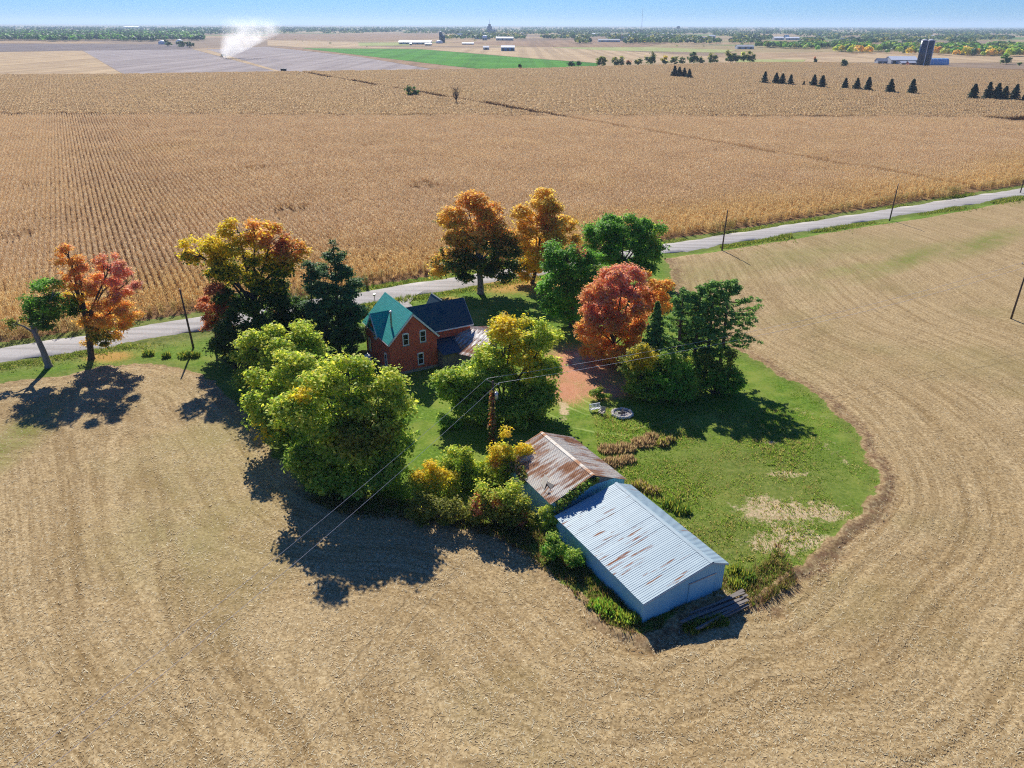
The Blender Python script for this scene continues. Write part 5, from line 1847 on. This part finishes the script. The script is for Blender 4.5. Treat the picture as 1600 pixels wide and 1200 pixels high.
weed_patch("yellow-green shrub against the shed's far side wall", (1062, 800), [(1050, 789.5, 1.0, 0.8), (1066, 799.5, 1.0, 0.8)], ['olive', 'deep'], seed=74, group=GW)
weed_patch("brown weeds beside the roof corner where both sheds meet", (1010, 770), [(1000, 760, 1.0, 0.8), (1020, 769, 0.9, 0.7)], ['weed', 'olive'], seed=75, group=GW)
weed_patch("green and brown weeds at the shed's right front corner", (1160, 905), [(1150, 894.5, 0.8, 0.7), (1165, 904, 1.0, 0.8), (1152, 915.5, 0.8, 0.7)], ['olive', 'deep'], seed=76, group=GW)
weed_patch("green weed clump left of the thin roadside pole's foot", (232, 556), [(232, 553.5, 0.9, 0.7)], ['olive', 'deep'], seed=77, group="roadside weeds")
weed_patch("green weed clump right at the thin roadside pole's foot", (298, 558), [(290, 556, 1.2, 0.9), (305, 556, 0.8, 0.7)], ['olive', 'deep'], seed=78, group="roadside weeds")
weed_patch("green weed clump halfway between orange maple and roadside pole", (260, 560), [(260, 557, 0.7, 0.6)], ['olive', 'deep'], seed=79, group="roadside weeds")


def vine(name, label, pts, rad, pal, n, seed, leaf=.16, stems=None, group=None):
    r = np.random.default_rng(5000 + seed)
    pts = [Vector(p) for p in pts]
    k = r.random(n) * (len(pts) - 1)
    i = np.minimum(k.astype(int), len(pts) - 2)
    fr = k - i
    A = np.array([tuple(p) for p in pts])
    P = A[i] * (1 - fr)[:, None] + A[i + 1] * fr[:, None]
    d = unit(n, r)
    rr = np.interp(k, range(len(pts)), rad)
    P = P + d * (rr * r.random(n) ** .5)[:, None]
    P[:, 2] = np.maximum(P[:, 2], .05)
    N = d + np.array([0, 0, .4]) + r.normal(size=P.shape) * .4
    N /= np.linalg.norm(N, axis=1)[:, None]
    pl = np.concatenate([PAL[q] for q in pal])
    col = pl[r.integers(0, len(pl), n)] * r.uniform(.8, 1.15, n)[:, None]
    b = pts[0]
    root = thing(name, label, "vine", tuple(b), 0, group)
    link(bpy.data.objects.new("foliage", quads_mesh("foliage", leaf_quads(P, N, leaf, r) - np.array(tuple(b)), M_LEAF, col)), root)
    MB().tube([p - b for p in pts], [.05] * len(pts), 5).build("stem", M_BARK, root)
    return root


pf = G(771, 692)
vine("climbing_vine", "red vine climbing the transformer pole", [(pf.x - .1, pf.y - .15, .2), (pf.x - .15, pf.y - .15, 3.5), (pf.x - .1, pf.y - .1, 6.9)], [.9, .5, .32], ['vine', 'weed', 'olive'], 620, 1)
bm_ = local_frame((BX, BY, 0), BAZ)
vine("climbing_vine", "dark green vine along the old barn's front gable edge", [bm_ @ Vector((-3.9, -.15, 2.7)), bm_ @ Vector((-2.2, -.15, 3.45)), bm_ @ Vector((-.5, -.15, 4.2)), bm_ @ Vector((.7, -.12, 4.35))], [.7, .6, .5, .3], ['dark', 'limegreen', 'olive'], 1100, 2)
vine("climbing_vine", "brown and grey vine over the old barn's back left eave", [bm_ @ Vector((-4.5, 9.6, 2.2)), bm_ @ Vector((-4.5, 8.2, 3.05)), bm_ @ Vector((-4.2, 6.6, 3.2)), bm_ @ Vector((-4.6, 5.0, 2.9))], [.8, .8, .7, .5], ['weed', 'olive', 'dark'], 1100, 3)

# ------------------------------------------------------------------ trees across the corn
GSP = "spruces in a broken row across the cornfield"
spr = [conifer("", "", None, 0, 0, 'spruce', seed=80 + i, leaf=.55, n=900, spiky=.3, mesh_only=True, hw=(10.0, 3.6)) for i in range(3)]
spr_tr = [tb.build("trunk", M_BARK) for _, tb in spr]
for o in spr_tr:
    COL.objects.unlink(o)
ROW = [(1053, 122.5, 18), (1060.5, 123, 17), (1068, 123.5, 16), (1076, 125, 16), (1193.6, 133.5, 20), (1211, 134.5, 19), (1221, 134.5, 18), (1234, 136, 18), (1255, 137.5, 10), (1270, 138.5, 20), (1283, 140.5, 21), (1319, 142.5, 19),
       (1337, 143.5, 20), (1354.5, 145.5, 23), (1389, 148.5, 23), (1423, 150.5, 25), (1518.6, 158, 25), (1541, 158.5, 28), (1555, 159.5, 27), (1567, 159.5, 23), (1583, 161, 27), (1598, 162, 16)]
ORD = ["first", "second", "third", "fourth", "fifth", "sixth", "seventh", "eighth", "ninth", "tenth", "eleventh", "twelfth", "thirteenth", "fourteenth", "fifteenth", "sixteenth", "seventeenth", "eighteenth", "nineteenth", "twentieth", "twenty-first", "twenty-second"]
for i, (px, py, hp) in enumerate(ROW):
    b = G(px, py)
    m = PXM(b.y, 5)
    k = i % 3
    t_ = thing("spruce_tree", f"{ORD[i]} dark spruce, counted from the left, in the broken row across the corn", "conifer", tuple(b), random.uniform(0, 6), GSP)
    s = hp * m / 10.0 / math.cos(.08)
    t_.scale = (s * random.uniform(1.15, 1.5),) * 2 + (s,)
    link(bpy.data.objects.new("foliage", spr[k][0]), t_)
    c = spr_tr[k].copy()
    link(c, t_)

b = G(645, 152)
tree("field_bush", "small round green tree standing in the corn strip", "tree", (645, 153), [(645, 143, 8, 8), (643, 147, 7, 5)], 'deep', 'dark', leaf=.6, clump=1.3, trunk_r=.2, seed=90, group="lone trees in the cornfield")
bt = thing("bare_tree", "bare leafless tree beside the grass strip in the corn", "tree", tuple(G(713, 165)), 0, "lone trees in the cornfield")
mb = MB()
mb.tube([(0, 0, -.2), (0, 0, 3.0), (.2, 0, 5.0)], [.32, .26, .2], 8)
rb = random.Random(5)
for k in range(26):
    z0 = rb.uniform(2.8, 5.5)
    an = rb.uniform(0, 6.28)
    ln = rb.uniform(3, 6)
    e = Vector((math.cos(an) * ln * .5, math.sin(an) * ln * .5, z0 + ln * .95))
    s0 = Vector((.1, 0, z0))
    md_ = s0.lerp(e, .5) + Vector((math.cos(an) * .5, math.sin(an) * .5, -.1))
    mb.tube([s0, md_, e], [.13, .09, .04], 5)
    for q in range(5):
        f = rb.uniform(.4, 1)
        p0 = md_.lerp(e, f)
        mb.tube([p0, p0 + Vector((rb.uniform(-1, 1), rb.uniform(-1, 1), rb.uniform(.4, 1.6)))], [.06, .025], 4)
mb.build("branches", M_BARK, bt)
mb2 = MB().tube([(0, 0, -.2), (0, 0, 1.5)], [.42, .33], 8).build("trunk", M_BARK, bt)

# hedgerow trees at the far corn edge
HED = [(893, 104, 6, 5, 'dark'), (903, 104, 5, 5, 'deep'), (812, 108, 3.5, 5, 'deep'), (940, 104.5, 9, 9, 'olive'), (965, 104, 10, 9, 'olive'), (983, 103, 5, 6, 'rust'), (997, 103, 6, 6, 'olive'), (1016, 102.5, 8, 11, 'olive'), (1037, 101.5, 6, 7, 'yellow'),
       (1053, 101.5, 6, 8, 'olive'), (1066, 101, 5, 7, 'olive'), (1083, 101, 9, 11, 'deep'), (1096, 101, 5, 6, 'olive'), (1114, 99.5, 8, 9, 'olive'), (1141, 98.5, 8, 11, 'olive'), (1150, 98.5, 7, 10, 'deep'), (1161, 98.5, 6, 9, 'lime'), (1172, 98.5, 8, 10, 'olive'),
       (1319, 106, 6, 8, 'dark'), (1274, 100, 3, 6, 'rust'), (1572, 100, 9, 8, 'green'), (1593, 102, 4, 3, 'deep')]
HL = ["small dark round tree right of the green field", "paired small tree right of the green field", "tiny lone tree at the green field's lower edge", "leftmost broad olive tree of the far hedgerow", "second broad olive tree of the far hedgerow", "thin rust-brown hedgerow tree",
      "low olive tree between rust tree and tall olive tree", "tall olive tree in the middle of the hedgerow", "yellow tree of the far hedgerow", "olive tree right of the yellow hedgerow tree", "slim olive tree left of the big dark hedgerow tree", "big dark green hedgerow tree above the spruce group",
      "small olive tree right of the big dark hedgerow tree", "lone olive tree in a hedgerow gap", "first of four tall trees at the hedgerow's right end", "dark second of four tall trees at hedgerow's right end", "lime third of four tall trees at hedgerow's right end", "last of four tall trees at hedgerow's right end",
      "lone dark tree left of the silo farm", "thin brownish sapling left of the silo farm", "round lone green tree right of the silos", "small bush right of the round lone tree"]
for i, ((px, py, rx, ry, pal), lb) in enumerate(zip(HED, HL)):
    r_ = np.random.default_rng(i)
    lob = [(px, py - ry * 1.05, rx * .8, ry * .75), (px - rx * .45, py - ry * .8, rx * .55, ry * .55), (px + rx * .45, py - ry * .75, rx * .55, ry * .55)]
    tree("hedgerow_tree", lb, "tree", (px, py), lob, pal, 'deep' if pal != 'dark' else 'dark', split=(.2, .8), leaf=.9, clump=2.2, dens=.8, trunk_r=.3, seed=100 + i, group="trees along the far hedgerow")
GHF = "dark trees around the far white-domed farm"
for i, (px, py, rx, ry, lb) in enumerate([(262, 70, 5, 5, "leftmost dark tree beside the white dome"), (281, 71, 6, 7, "middle dark tree of the far domed farm"), (296, 72, 6, 6, "rightmost dark tree of the far domed farm")]):
    tree("farm_tree", lb, "tree", (px, py + 2), [(px, py - 3, rx, ry * .6), (px + 2, py - 1, rx, ry * .5)], 'dark', 'dark', leaf=1.3, clump=2.6, dens=.8, trunk_r=.4, seed=150 + i, group=GHF)

# far woods: nobody could count these crowns
def woods(name, label, n, xr, yr, mask, hgt, pals, seed, leaf_n=10):
    r = np.random.default_rng(seed)
    px = r.uniform(xr[0], xr[1], n)
    py = yr[0] + (yr[1] - yr[0]) * r.random(n)
    k = mask(px, py, r)
    px, py = px[k], py[k]
    base = np.array([tuple(G(a, b_)) for a, b_ in zip(px, py)])
    m = len(base)
    hh = r.uniform(hgt[0], hgt[1], m)
    idx = np.repeat(np.arange(m), leaf_n)
    d = unit(len(idx), r)
    d[:, 2] = np.abs(d[:, 2]) * 1.0 - .25
    w = hh * r.uniform(.38, .6, m)
    P = base[idx] + d * np.column_stack([w[idx], w[idx], hh[idx] * .5]) * r.uniform(.7, 1., len(idx))[:, None]
    P[:, 2] += hh[idx] * .5
    P[:, 2] = np.maximum(P[:, 2], .8)
    N = d + np.array([0, 0, .35]) + r.normal(size=P.shape) * .35
    N /= np.linalg.norm(N, axis=1)[:, None]
    pl = np.concatenate([PAL[q] for q in pals])
    ci = r.integers(0, len(pl), m)
    col = pl[ci][idx] * r.uniform(.8, 1.2, len(idx))[:, None]
    V = np.empty((0, 3))
    sz = (hh * .30)[idx]
    t1 = np.cross(N, unit(len(N), r))
    t1 /= np.linalg.norm(t1, axis=1)[:, None]
    t2 = np.cross(N, t1)
    V = np.stack([P - t1 * sz[:, None], P - t2 * sz[:, None] * .8, P + t1 * sz[:, None], P + t2 * sz[:, None] * .8], 1).reshape(-1, 3)
    o = link(bpy.data.objects.new(name, quads_mesh(name, V, M_NEEDLE, col)))
    tag(o, label, "woodland", kind="stuff")


def nz2(px, py, s, seed):
    return vnoise(np.column_stack([px, py * 6]), s, seed)


woods("far_woodland", "hazy belt of woods and town trees along the horizon", 17000, (-60, 1660), (43.5, 56), lambda x, y, r: (r.random(len(x)) < np.clip((56 - y) / 6, 0, 1) * (.3 + .7 * (nz2(x, y, .03, 1) > .38))) & ~((x > 400) & (x < 690) & (y > 51.5)), (11, 20), ['dark', 'spruce', 'spruce', 'deep'], 1, 6)
woods("town_trees", "scattered trees among the far town roofs", 7000, (690, 1660), (50, 69), lambda x, y, r: (nz2(x, y, .03, 2) > .40) & ~((x < 900) & (y > 62)), (8, 16), ['dark', 'deep', 'olive', 'spruce'], 2, 9)
woods("left_wood", "dark wood behind the far grey fields", 4200, (-60, 318), (50, 65), lambda x, y, r: (y < 64 - 1.0 * np.sin(x * .05)) & (r.random(len(x)) < .95), (10, 17), ['dark', 'deep', 'spruce', 'green'], 3, 12)
woods("plain_trees", "loose trees dotted over the far plain left of town", 1500, (300, 700), (46, 53), lambda x, y, r: nz2(x, y, .05, 5) > .5, (7, 13), ['dark', 'deep', 'olive'], 4, 8)
woods("right_wood", "green and yellowing wood behind the silo farm", 3000, (1180, 1660), (72, 88), lambda x, y, r: (y < 76 + np.clip((x - 1180) / 420, 0, 1) * 11 + 2 * np.sin(x * .03)) & (nz2(x, y, .03, 6) > .2) & ~((np.abs(x - 1480) < 70) & (y < 74)), (8, 14), ['deep', 'dark', 'olive', 'limegreen', 'green'], 5, 26)
woods("right_wood_edge", "yellowing edge of the wood at the frame's right side", 260, (1300, 1660), (80, 88.5), lambda x, y, r: np.abs(y - (78 + np.clip((x - 1180) / 420, 0, 1) * 10)) < 1.6, (8, 15), ['yellow', 'lime', 'olive', 'limegreen', 'gold'], 6, 30)
woods("field_hedges", "low hedges and bushes between the far fields", 420, (400, 1300), (60, 80), lambda x, y, r: np.abs(y - (66 + 8 * np.sin(x * .013))) < .5, (3, 7), ['dark', 'olive'], 7, 10)

# ------------------------------------------------------------------ far buildings
M_BWHITE = plain("white_steel", (.72, .73, .74), .5, 0, .08, .05)
M_BWALL = plain("pale_farm_wall", (.45, .46, .47), .7, 0, .15, .1)
M_BBLUE = plain("blue_steel", (.10, .27, .50), .45, 0, .1, .1)
M_SILO = plain("navy_enamel", (.012, .03, .085), .3, 0, .2, .2, .5)
M_REDB = plain("red_barn_board", (.30, .06, .05), .8, 0, .2, .3)
M_GREYR = plain("grey_roofing", (.34, .35, .37), .6, 0, .15, .2)


def far_barn(name, label, px0, px1, py, depth, wall_h, roof_h, wall, roofm, doors=2, group="far farm buildings", turn=0.0):
    a, b_ = G(px0, py), G(px1, py)
    w = abs(b_.x - a.x)
    t_ = thing(name, label, "building", ((a.x + b_.x) / 2, a.y, 0), turn, group)
    h = w / 2
    MB().prism([(0, 0), (depth, 0), (depth, wall_h), (depth / 2, wall_h + roof_h), (0, wall_h)], 'x', -h, h).build("wall", wall, t_)
    ov = .5
    k = roof_h / (depth / 2)
    for s in (-1, 1):
        y0 = depth / 2 + s * (depth / 2 + ov)
        MB().slab((-h - ov, depth / 2, wall_h + roof_h + .25), (h + ov, depth / 2, wall_h + roof_h + .25), (h + ov, y0, wall_h - k * ov + .25), (-h - ov, y0, wall_h - k * ov + .25), .2).build("roof_slope", roofm, t_)
    for i in range(doors):
        x = -h + (i + .5) * w / doors
        dw_ = min(2.0, w / doors * .3)
        MB().box(x - dw_, x + dw_, -.12, -.02, .05, wall_h * .75).build("door", M_DARK, t_)
    return t_


far_barn("dairy_barn", "very long low white-roofed barn beyond the green field", 623, 674, 69, 28, 4.5, 4, M_BWALL, M_BWHITE, 6)
far_barn("white_shed", "small white shed before the long low barn", 640, 643.5, 70.5, 8, 3, 2, M_BWALL, M_BWHITE, 1)
far_barn("farm_shed", "low white shed right of the long low barn", 664, 674, 71, 12, 3, 2, M_BWALL, M_BWHITE, 2)
far_barn("machine_shed", "small white shed left of the blue hall", 755, 764, 77.5, 10, 4, 2.5, M_BWALL, M_BWHITE, 1)
far_barn("blue_hall", "long blue-walled hall with white roof behind the green field", 783, 804, 79.5, 16, 6, 3, M_BBLUE, M_BWHITE, 3)
far_barn("white_shed", "white farm shed right of the domed bins", 722, 740, 69.5, 14, 2.5, 2, M_BWALL, M_BWHITE, 2)
far_barn("white_hall", "white hall near the town elevator", 742, 766, 61, 30, 7, 4, M_BWALL, M_BWHITE, 3)
far_barn("white_hall", "row of pale roofs right of the town elevator", 775, 802, 63, 26, 6, 4, M_BWALL, M_BWHITE, 4)
far_barn("town_hall", "bright roof at the left end of the plain's tree belt", 192, 222, 44.5, 120, 12, 6, M_BWALL, M_BWHITE, 3)
far_barn("far_barn", "white barn roof in the trees right of the tall mast", 1210, 1224, 62.5, 30, 6, 4, M_BWALL, M_BWHITE, 2)
far_barn("far_barn", "second white roof in the trees right of the tall mast", 1228, 1248, 62.5, 26, 6, 3, M_BWALL, M_BWHITE, 2)
far_barn("far_barn", "low grey-blue barn in front of the right wood's hedge", 1152, 1177, 76.5, 20, 4.5, 3, M_BWALL, M_GREYR, 3)
far_barn("far_barn", "long pale barn left of the central tree clump", 935, 968, 65.5, 24, 4.5, 3, M_BWALL, M_GREYR, 3)
far_barn("far_barn", "white roof below the mast in the plain", 1030, 1050, 56, 40, 6, 4, M_BWALL, M_BWHITE, 2)
far_barn("far_barn", "white roof left of the tall mast", 925, 940, 55.5, 40, 6, 4, M_BWALL, M_BWHITE, 2)
far_barn("far_barn", "pale roof on the plain beyond the silo farm", 1455, 1475, 58.5, 30, 5, 3, M_BWALL, M_BWHITE, 2)
th = random.Random(11)
town = sorted((th.uniform(700, 1330), th.uniform(50, 66)) for _ in range(22))
for i, (px, py) in enumerate(town):
    gx = G(px, py)
    w_ = th.uniform(14, 26)
    hw_ = w_ / PXM(gx.y, 3) / 2
    far_barn("town_house", f"{ORD[i]} pale house, counted from the left, among the far town trees", px - hw_, px + hw_, py, th.uniform(10, 15), th.uniform(5, 8), th.uniform(3, 6), M_BWALL, th.choice((M_BWHITE, M_GREYR, M_BWHITE)), 2, "houses of the far town", th.uniform(-.5, .5))
GSF = "buildings of the silo farm"
far_barn("dairy_barn", "white-roofed barn left of the twin blue silos", 1392, 1432, 99.5, 22, 4.5, 4, M_BWALL, M_BWHITE, 4, GSF)
far_barn("farm_shed", "small pale shed in front of the white-roofed silo farm barn", 1408, 1416, 101.5, 7, 2.5, 1.8, M_BWALL, M_BWHITE, 1, GSF)
far_barn("red_shed", "small red-walled shed at the foot of the silos", 1420, 1430, 102.3, 8, 3, 2, M_REDB, M_BWHITE, 1, GSF)
far_barn("farm_house", "dark grey house left of the silo farm barn", 1371, 1386, 100, 10, 3.5, 3, M_BWALL, M_GREYR, 2, GSF)
# arched blue hall
a, b_ = G(1449, 101), G(1481, 101)
t_ = thing("arched_hall", "long arched blue fabric hall right of the twin silos", "building", ((a.x + b_.x) / 2, a.y, 0), 0, GSF)
w = b_.x - a.x
arc = [(6 + 6.5 * math.cos(math.pi * i / 12), 7.5 * math.sin(math.pi * i / 12) ** .8) for i in range(13)]
MB().prism(arc, 'x', -w / 2, w / 2).build("shell", plain("blue_fabric", (.22, .42, .66), .5, 0, .1, .1), t_, False)
for i in range(5):
    MB().prism([(6 + 6.7 * math.cos(math.pi * k / 12), 7.7 * math.sin(math.pi * k / 12) ** .8) for k in range(13)], 'x', -w / 2 + (i + .3) * w / 5, -w / 2 + (i + .3) * w / 5 + .4).build("rib", M_BWHITE, t_)
for i, (px, lb) in enumerate(((1436.5, "left one of the twin tall navy silos"), (1446.5, "right one of the twin tall navy silos"))):
    g = G(px, 103)
    t_ = thing("silo", lb, "silo", tuple(g), 0, "twin navy silos")
    rr, hh = 3.9, 28.5
    MB().tube([(0, 0, -.2), (0, 0, hh)], [rr, rr], 28).build("shell", M_SILO, t_, True)
    MB().tube([(0, 0, hh), (0, 0, hh + .4), (0, 0, hh + 1.4), (0, 0, hh + 1.7)], [rr + .12, rr + .12, rr * .5, .2], 28).build("dome", M_BWHITE, t_, True)
    for k in range(1, 8):
        MB().tube([(0, 0, k * 3.5), (0, 0, k * 3.5 + .18)], [rr + .06, rr + .06], 28).build("hoop", M_SILO, t_)
    MB().box(rr * .75, rr * .75 + .9, -rr * .8, -rr * .8 + .5, 0, hh + .5).build("ladder_cage", M_BWHITE, t_)
# domed bins and dark silo by the long barn
for px, py, rr, hh, mat_, lb in ((686.5, 67.5, 9, 5, M_BWHITE, "white domed bin right of the long low barn"), (254.5, 69, 10, 6, M_BWHITE, "white domed hall among the far dark trees"), (281, 68.5, 9, 7, M_BWHITE, "second white domed roof among the far dark trees")):
    g = G(px, py)
    t_ = thing("domed_bin", lb, "bin", tuple(g), 0, "far domed bins")
    MB().tube([(0, 0, -.2), (0, 0, hh * .6)], [rr, rr], 24).build("wall", mat_, t_, True)
    MB().tube([(0, 0, hh * .6), (0, 0, hh * 1.0), (0, 0, hh * 1.35), (0, 0, hh * 1.5)], [rr + .3, rr * .8, rr * .4, .4], 24).build("roof", M_BWHITE, t_, True)
for px, py, rr, hh, lb in ((689, 66.5, 4.5, 25, "dark silo behind the white domed bin"), (693.5, 66.5, 3.5, 17, "shorter dark silo right of the domed bin")):
    g = G(px, py)
    t_ = thing("silo", lb, "silo", tuple(g), 0, "silos by the long barn")
    MB().tube([(0, 0, -.2), (0, 0, hh)], [rr, rr], 20).build("shell", M_SILO, t_, True)
    MB().tube([(0, 0, hh), (0, 0, hh + 1.8), (0, 0, hh + 2.4)], [rr, rr * .6, .3], 20).build("dome", M_BWHITE, t_, True)
g = G(765, 54)
t_ = thing("grain_elevator", "tall blue-grey grain elevator at the town's edge", "elevator", tuple(g), 0)
M_ELEV = plain("blue_grey_concrete", (.20, .25, .34), .8, 0, .15, .05)
MB().box(-12, 12, -10, 10, -.2, 36).build("tower", M_ELEV, t_)
MB().box(-6, 6, -6, 6, 36, 46).build("headhouse", M_ELEV, t_)
MB().box(12, 34, -9, 9, -.2, 20).build("annex", M_ELEV, t_)
MB().tube([(0, 0, 46), (0, 0, 70)], [.9, .4], 6).build("antenna", M_GALV, t_)
g = G(1002, 50)
t_ = thing("radio_mast", "thin lattice radio mast rising above the horizon", "mast", tuple(g), 0)
mst = MB()
for k in range(3):
    an = 2 * math.pi * k / 3
    mst.tube([(2.2 * math.cos(an), 2.2 * math.sin(an), -.2), (.8 * math.cos(an), .8 * math.sin(an), 150)], [.45, .3], 5)
mst.build("legs", M_GALV, t_)
br_ = MB()
for k in range(30):
    z0 = k * 5.0
    f0 = 2.2 - 1.4 * z0 / 150
    f1 = 2.2 - 1.4 * (z0 + 5) / 150
    for q in range(3):
        a0, a1 = 2 * math.pi * q / 3, 2 * math.pi * (q + 1) / 3
        br_.tube([(f0 * math.cos(a0), f0 * math.sin(a0), z0), (f1 * math.cos(a1), f1 * math.sin(a1), z0 + 5)], [.16, .16], 4)
br_.build("bracing", M_GALV, t_)
g = G(1059, 52)
t_ = thing("water_tower", "bulbous water tower on the horizon right of the mast", "tower", tuple(g), 0)
MB().tube([(0, 0, -.2), (0, 0, 4), (0, 0, 24)], [4, 2.2, 2.2], 14).build("stem", M_ELEV, t_, True)
MB().tube([(0, 0, 23), (0, 0, 27), (0, 0, 33), (0, 0, 38), (0, 0, 40)], [2.5, 9, 11, 8, 2], 20).build("tank", M_ELEV, t_, True)

# harvester, wagons and dust -------------------------------------------------------------------
g = G(350, 89)
t_ = thing("combine_harvester", "dark combine harvester raising dust in the grey field", "harvester", tuple(g), R(25))
M_MACH = plain("machine_green", (.03, .06, .035), .5, 0, .2, .5)
M_TYRE = plain("tyre_rubber", (.02, .02, .02), .9)
MB().prism([(-3.2, 1.2), (3.4, 1.2), (3.6, 2.6), (3.0, 3.9), (-1.0, 4.0), (-3.4, 3.2)], 'y', -1.6, 1.6).build("body", M_MACH, t_)
MB().prism([(-4.3, 1.9), (-3.0, 1.6), (-2.6, 3.9), (-3.9, 3.9)], 'y', -1.0, 1.0).build("cab", M_GLASS, t_)
MB().box(-5.9, -4.6, -3.6, 3.6, .2, 1.1).build("header", M_MACH, t_)
MB().slab((-4.8, -.6, 1.1), (-4.8, .6, 1.1), (-2.8, .6, 2.0), (-2.8, -.6, 2.0), .5).build("feeder", M_MACH, t_)
MB().tube([(1.0, -1.5, 3.9), (1.2, -4.2, 4.5)], [.22, .2], 8).build("unloading_auger", M_MACH, t_)
for x, rr, y_ in ((-2.3, 1.0, 1.75), (-2.3, 1.0, -1.75), (2.4, .7, 1.6), (2.4, .7, -1.6)):
    MB().tube([(x, y_ - .35, rr), (x, y_ + .35, rr)], [rr, rr], 16).build("wheel", M_TYRE, t_)
for px, lb in ((441.5, "left dark grain wagon parked on the far lane"), (445.5, "right dark grain wagon parked on the far lane")):
    g = G(px, 113)
    t_ = thing("grain_wagon", lb, "wagon", tuple(g), R(4), "grain wagons at the far lane")
    MB().prism([(-1.2, .9), (1.2, .9), (1.45, 2.2), (1.45, 3.6), (-1.45, 3.6), (-1.45, 2.2)], 'y', -1.6, 1.6).build("bin", M_DARK, t_)
    MB().box(-.08, .08, -3.2, -1.6, .7, .85).build("drawbar", M_DARK, t_)
    for x in (-1.1, 1.1):
        for y_ in (-1.0, 1.0):
            MB().tube([(x - .16, y_, .5), (x + .16, y_, .5)], [.5, .5], 12).build("wheel", M_TYRE, t_)


def volume_mat(name, color, density, noise=None):
    m = bpy.data.materials.new(name)
    m.use_nodes = True
    nt = m.node_tree
    nt.nodes.clear()
    out = nt.nodes.new("ShaderNodeOutputMaterial")
    pv = nt.nodes.new("ShaderNodeVolumePrincipled")
    pv.inputs["Color"].default_value = color
    pv.inputs["Density"].default_value = density
    pv.inputs["Anisotropy"].default_value = 0.2
    nt.links.new(pv.outputs[0], out.inputs["Volume"])
    return m, nt, pv


# dust plume
g = G(352, 90)
dm, nt, pv = volume_mat("harvest_dust", (.985, .97, .94, 1), 0.02)
tc = nt.nodes.new("ShaderNodeTexCoord")
nz = nt.nodes.new("ShaderNodeTexNoise")
nz.inputs["Scale"].default_value = 0.045
nz.inputs["Detail"].default_value = 4
nt.links.new(tc.outputs["Object"], nz.inputs["Vector"])
sp = nt.nodes.new("ShaderNodeSeparateXYZ")
nt.links.new(tc.outputs["Object"], sp.inputs[0])


def nmath(op, a, b=0.0, clamp=False):
    n_ = nt.nodes.new("ShaderNodeMath")
    n_.operation = op
    n_.use_clamp = clamp
    for i, v_ in enumerate((a, b)):
        if isinstance(v_, bpy.types.NodeSocket):
            nt.links.new(v_, n_.inputs[i])
        else:
            n_.inputs[i].default_value = v_
    return n_.outputs[0]


# plume axis leans right with height; density falls with height and with distance from the axis
ax = nmath('SUBTRACT', sp.outputs[0], nmath('MULTIPLY', sp.outputs[2], 1.2))
wd_ = nmath('ADD', 10.0, nmath('MULTIPLY', sp.outputs[2], 1.15))
q = nmath('DIVIDE', ax, wd_)
qy = nmath('DIVIDE', sp.outputs[1], wd_)
r2 = nmath('ADD', nmath('MULTIPLY', q, q), nmath('MULTIPLY', qy, qy))
fall = nmath('SUBTRACT', 1.0, r2, True)
hfall = nmath('POWER', nmath('SUBTRACT', 1.0, nmath('DIVIDE', sp.outputs[2], 56.0), True), 1.6)
nn = nmath('MULTIPLY', nmath('SUBTRACT', nz.outputs["Fac"], 0.36, True), 4.0)
dens = nmath('MULTIPLY', nmath('MULTIPLY', fall, hfall), nmath('MULTIPLY', nn, 0.12))
nt.links.new(dens, pv.inputs["Density"])
dv2 = MB()
dv2.tube([(0, 0, .3), (18, 0, 15), (38, 0, 32), (66, 0, 55)], [10.5, 28, 48, 74], 20)
dust = dv2.build("dust_plume", dm)
dust.location = g
pv.inputs["Anisotropy"].default_value = 0.55
tag(dust, "white dust plume drifting up behind the combine harvester", "dust", kind="stuff")

# haze over the whole plain
hm_, _, _ = volume_mat("haze", (.58, .78, 1.0, 1), 0.00007)
hz = MB().box(-58000, 58000, -58000, 58000, -1.6, 165).build("haze", hm_)
tag(hz, "thin blue haze over the plain", "haze", kind="stuff")
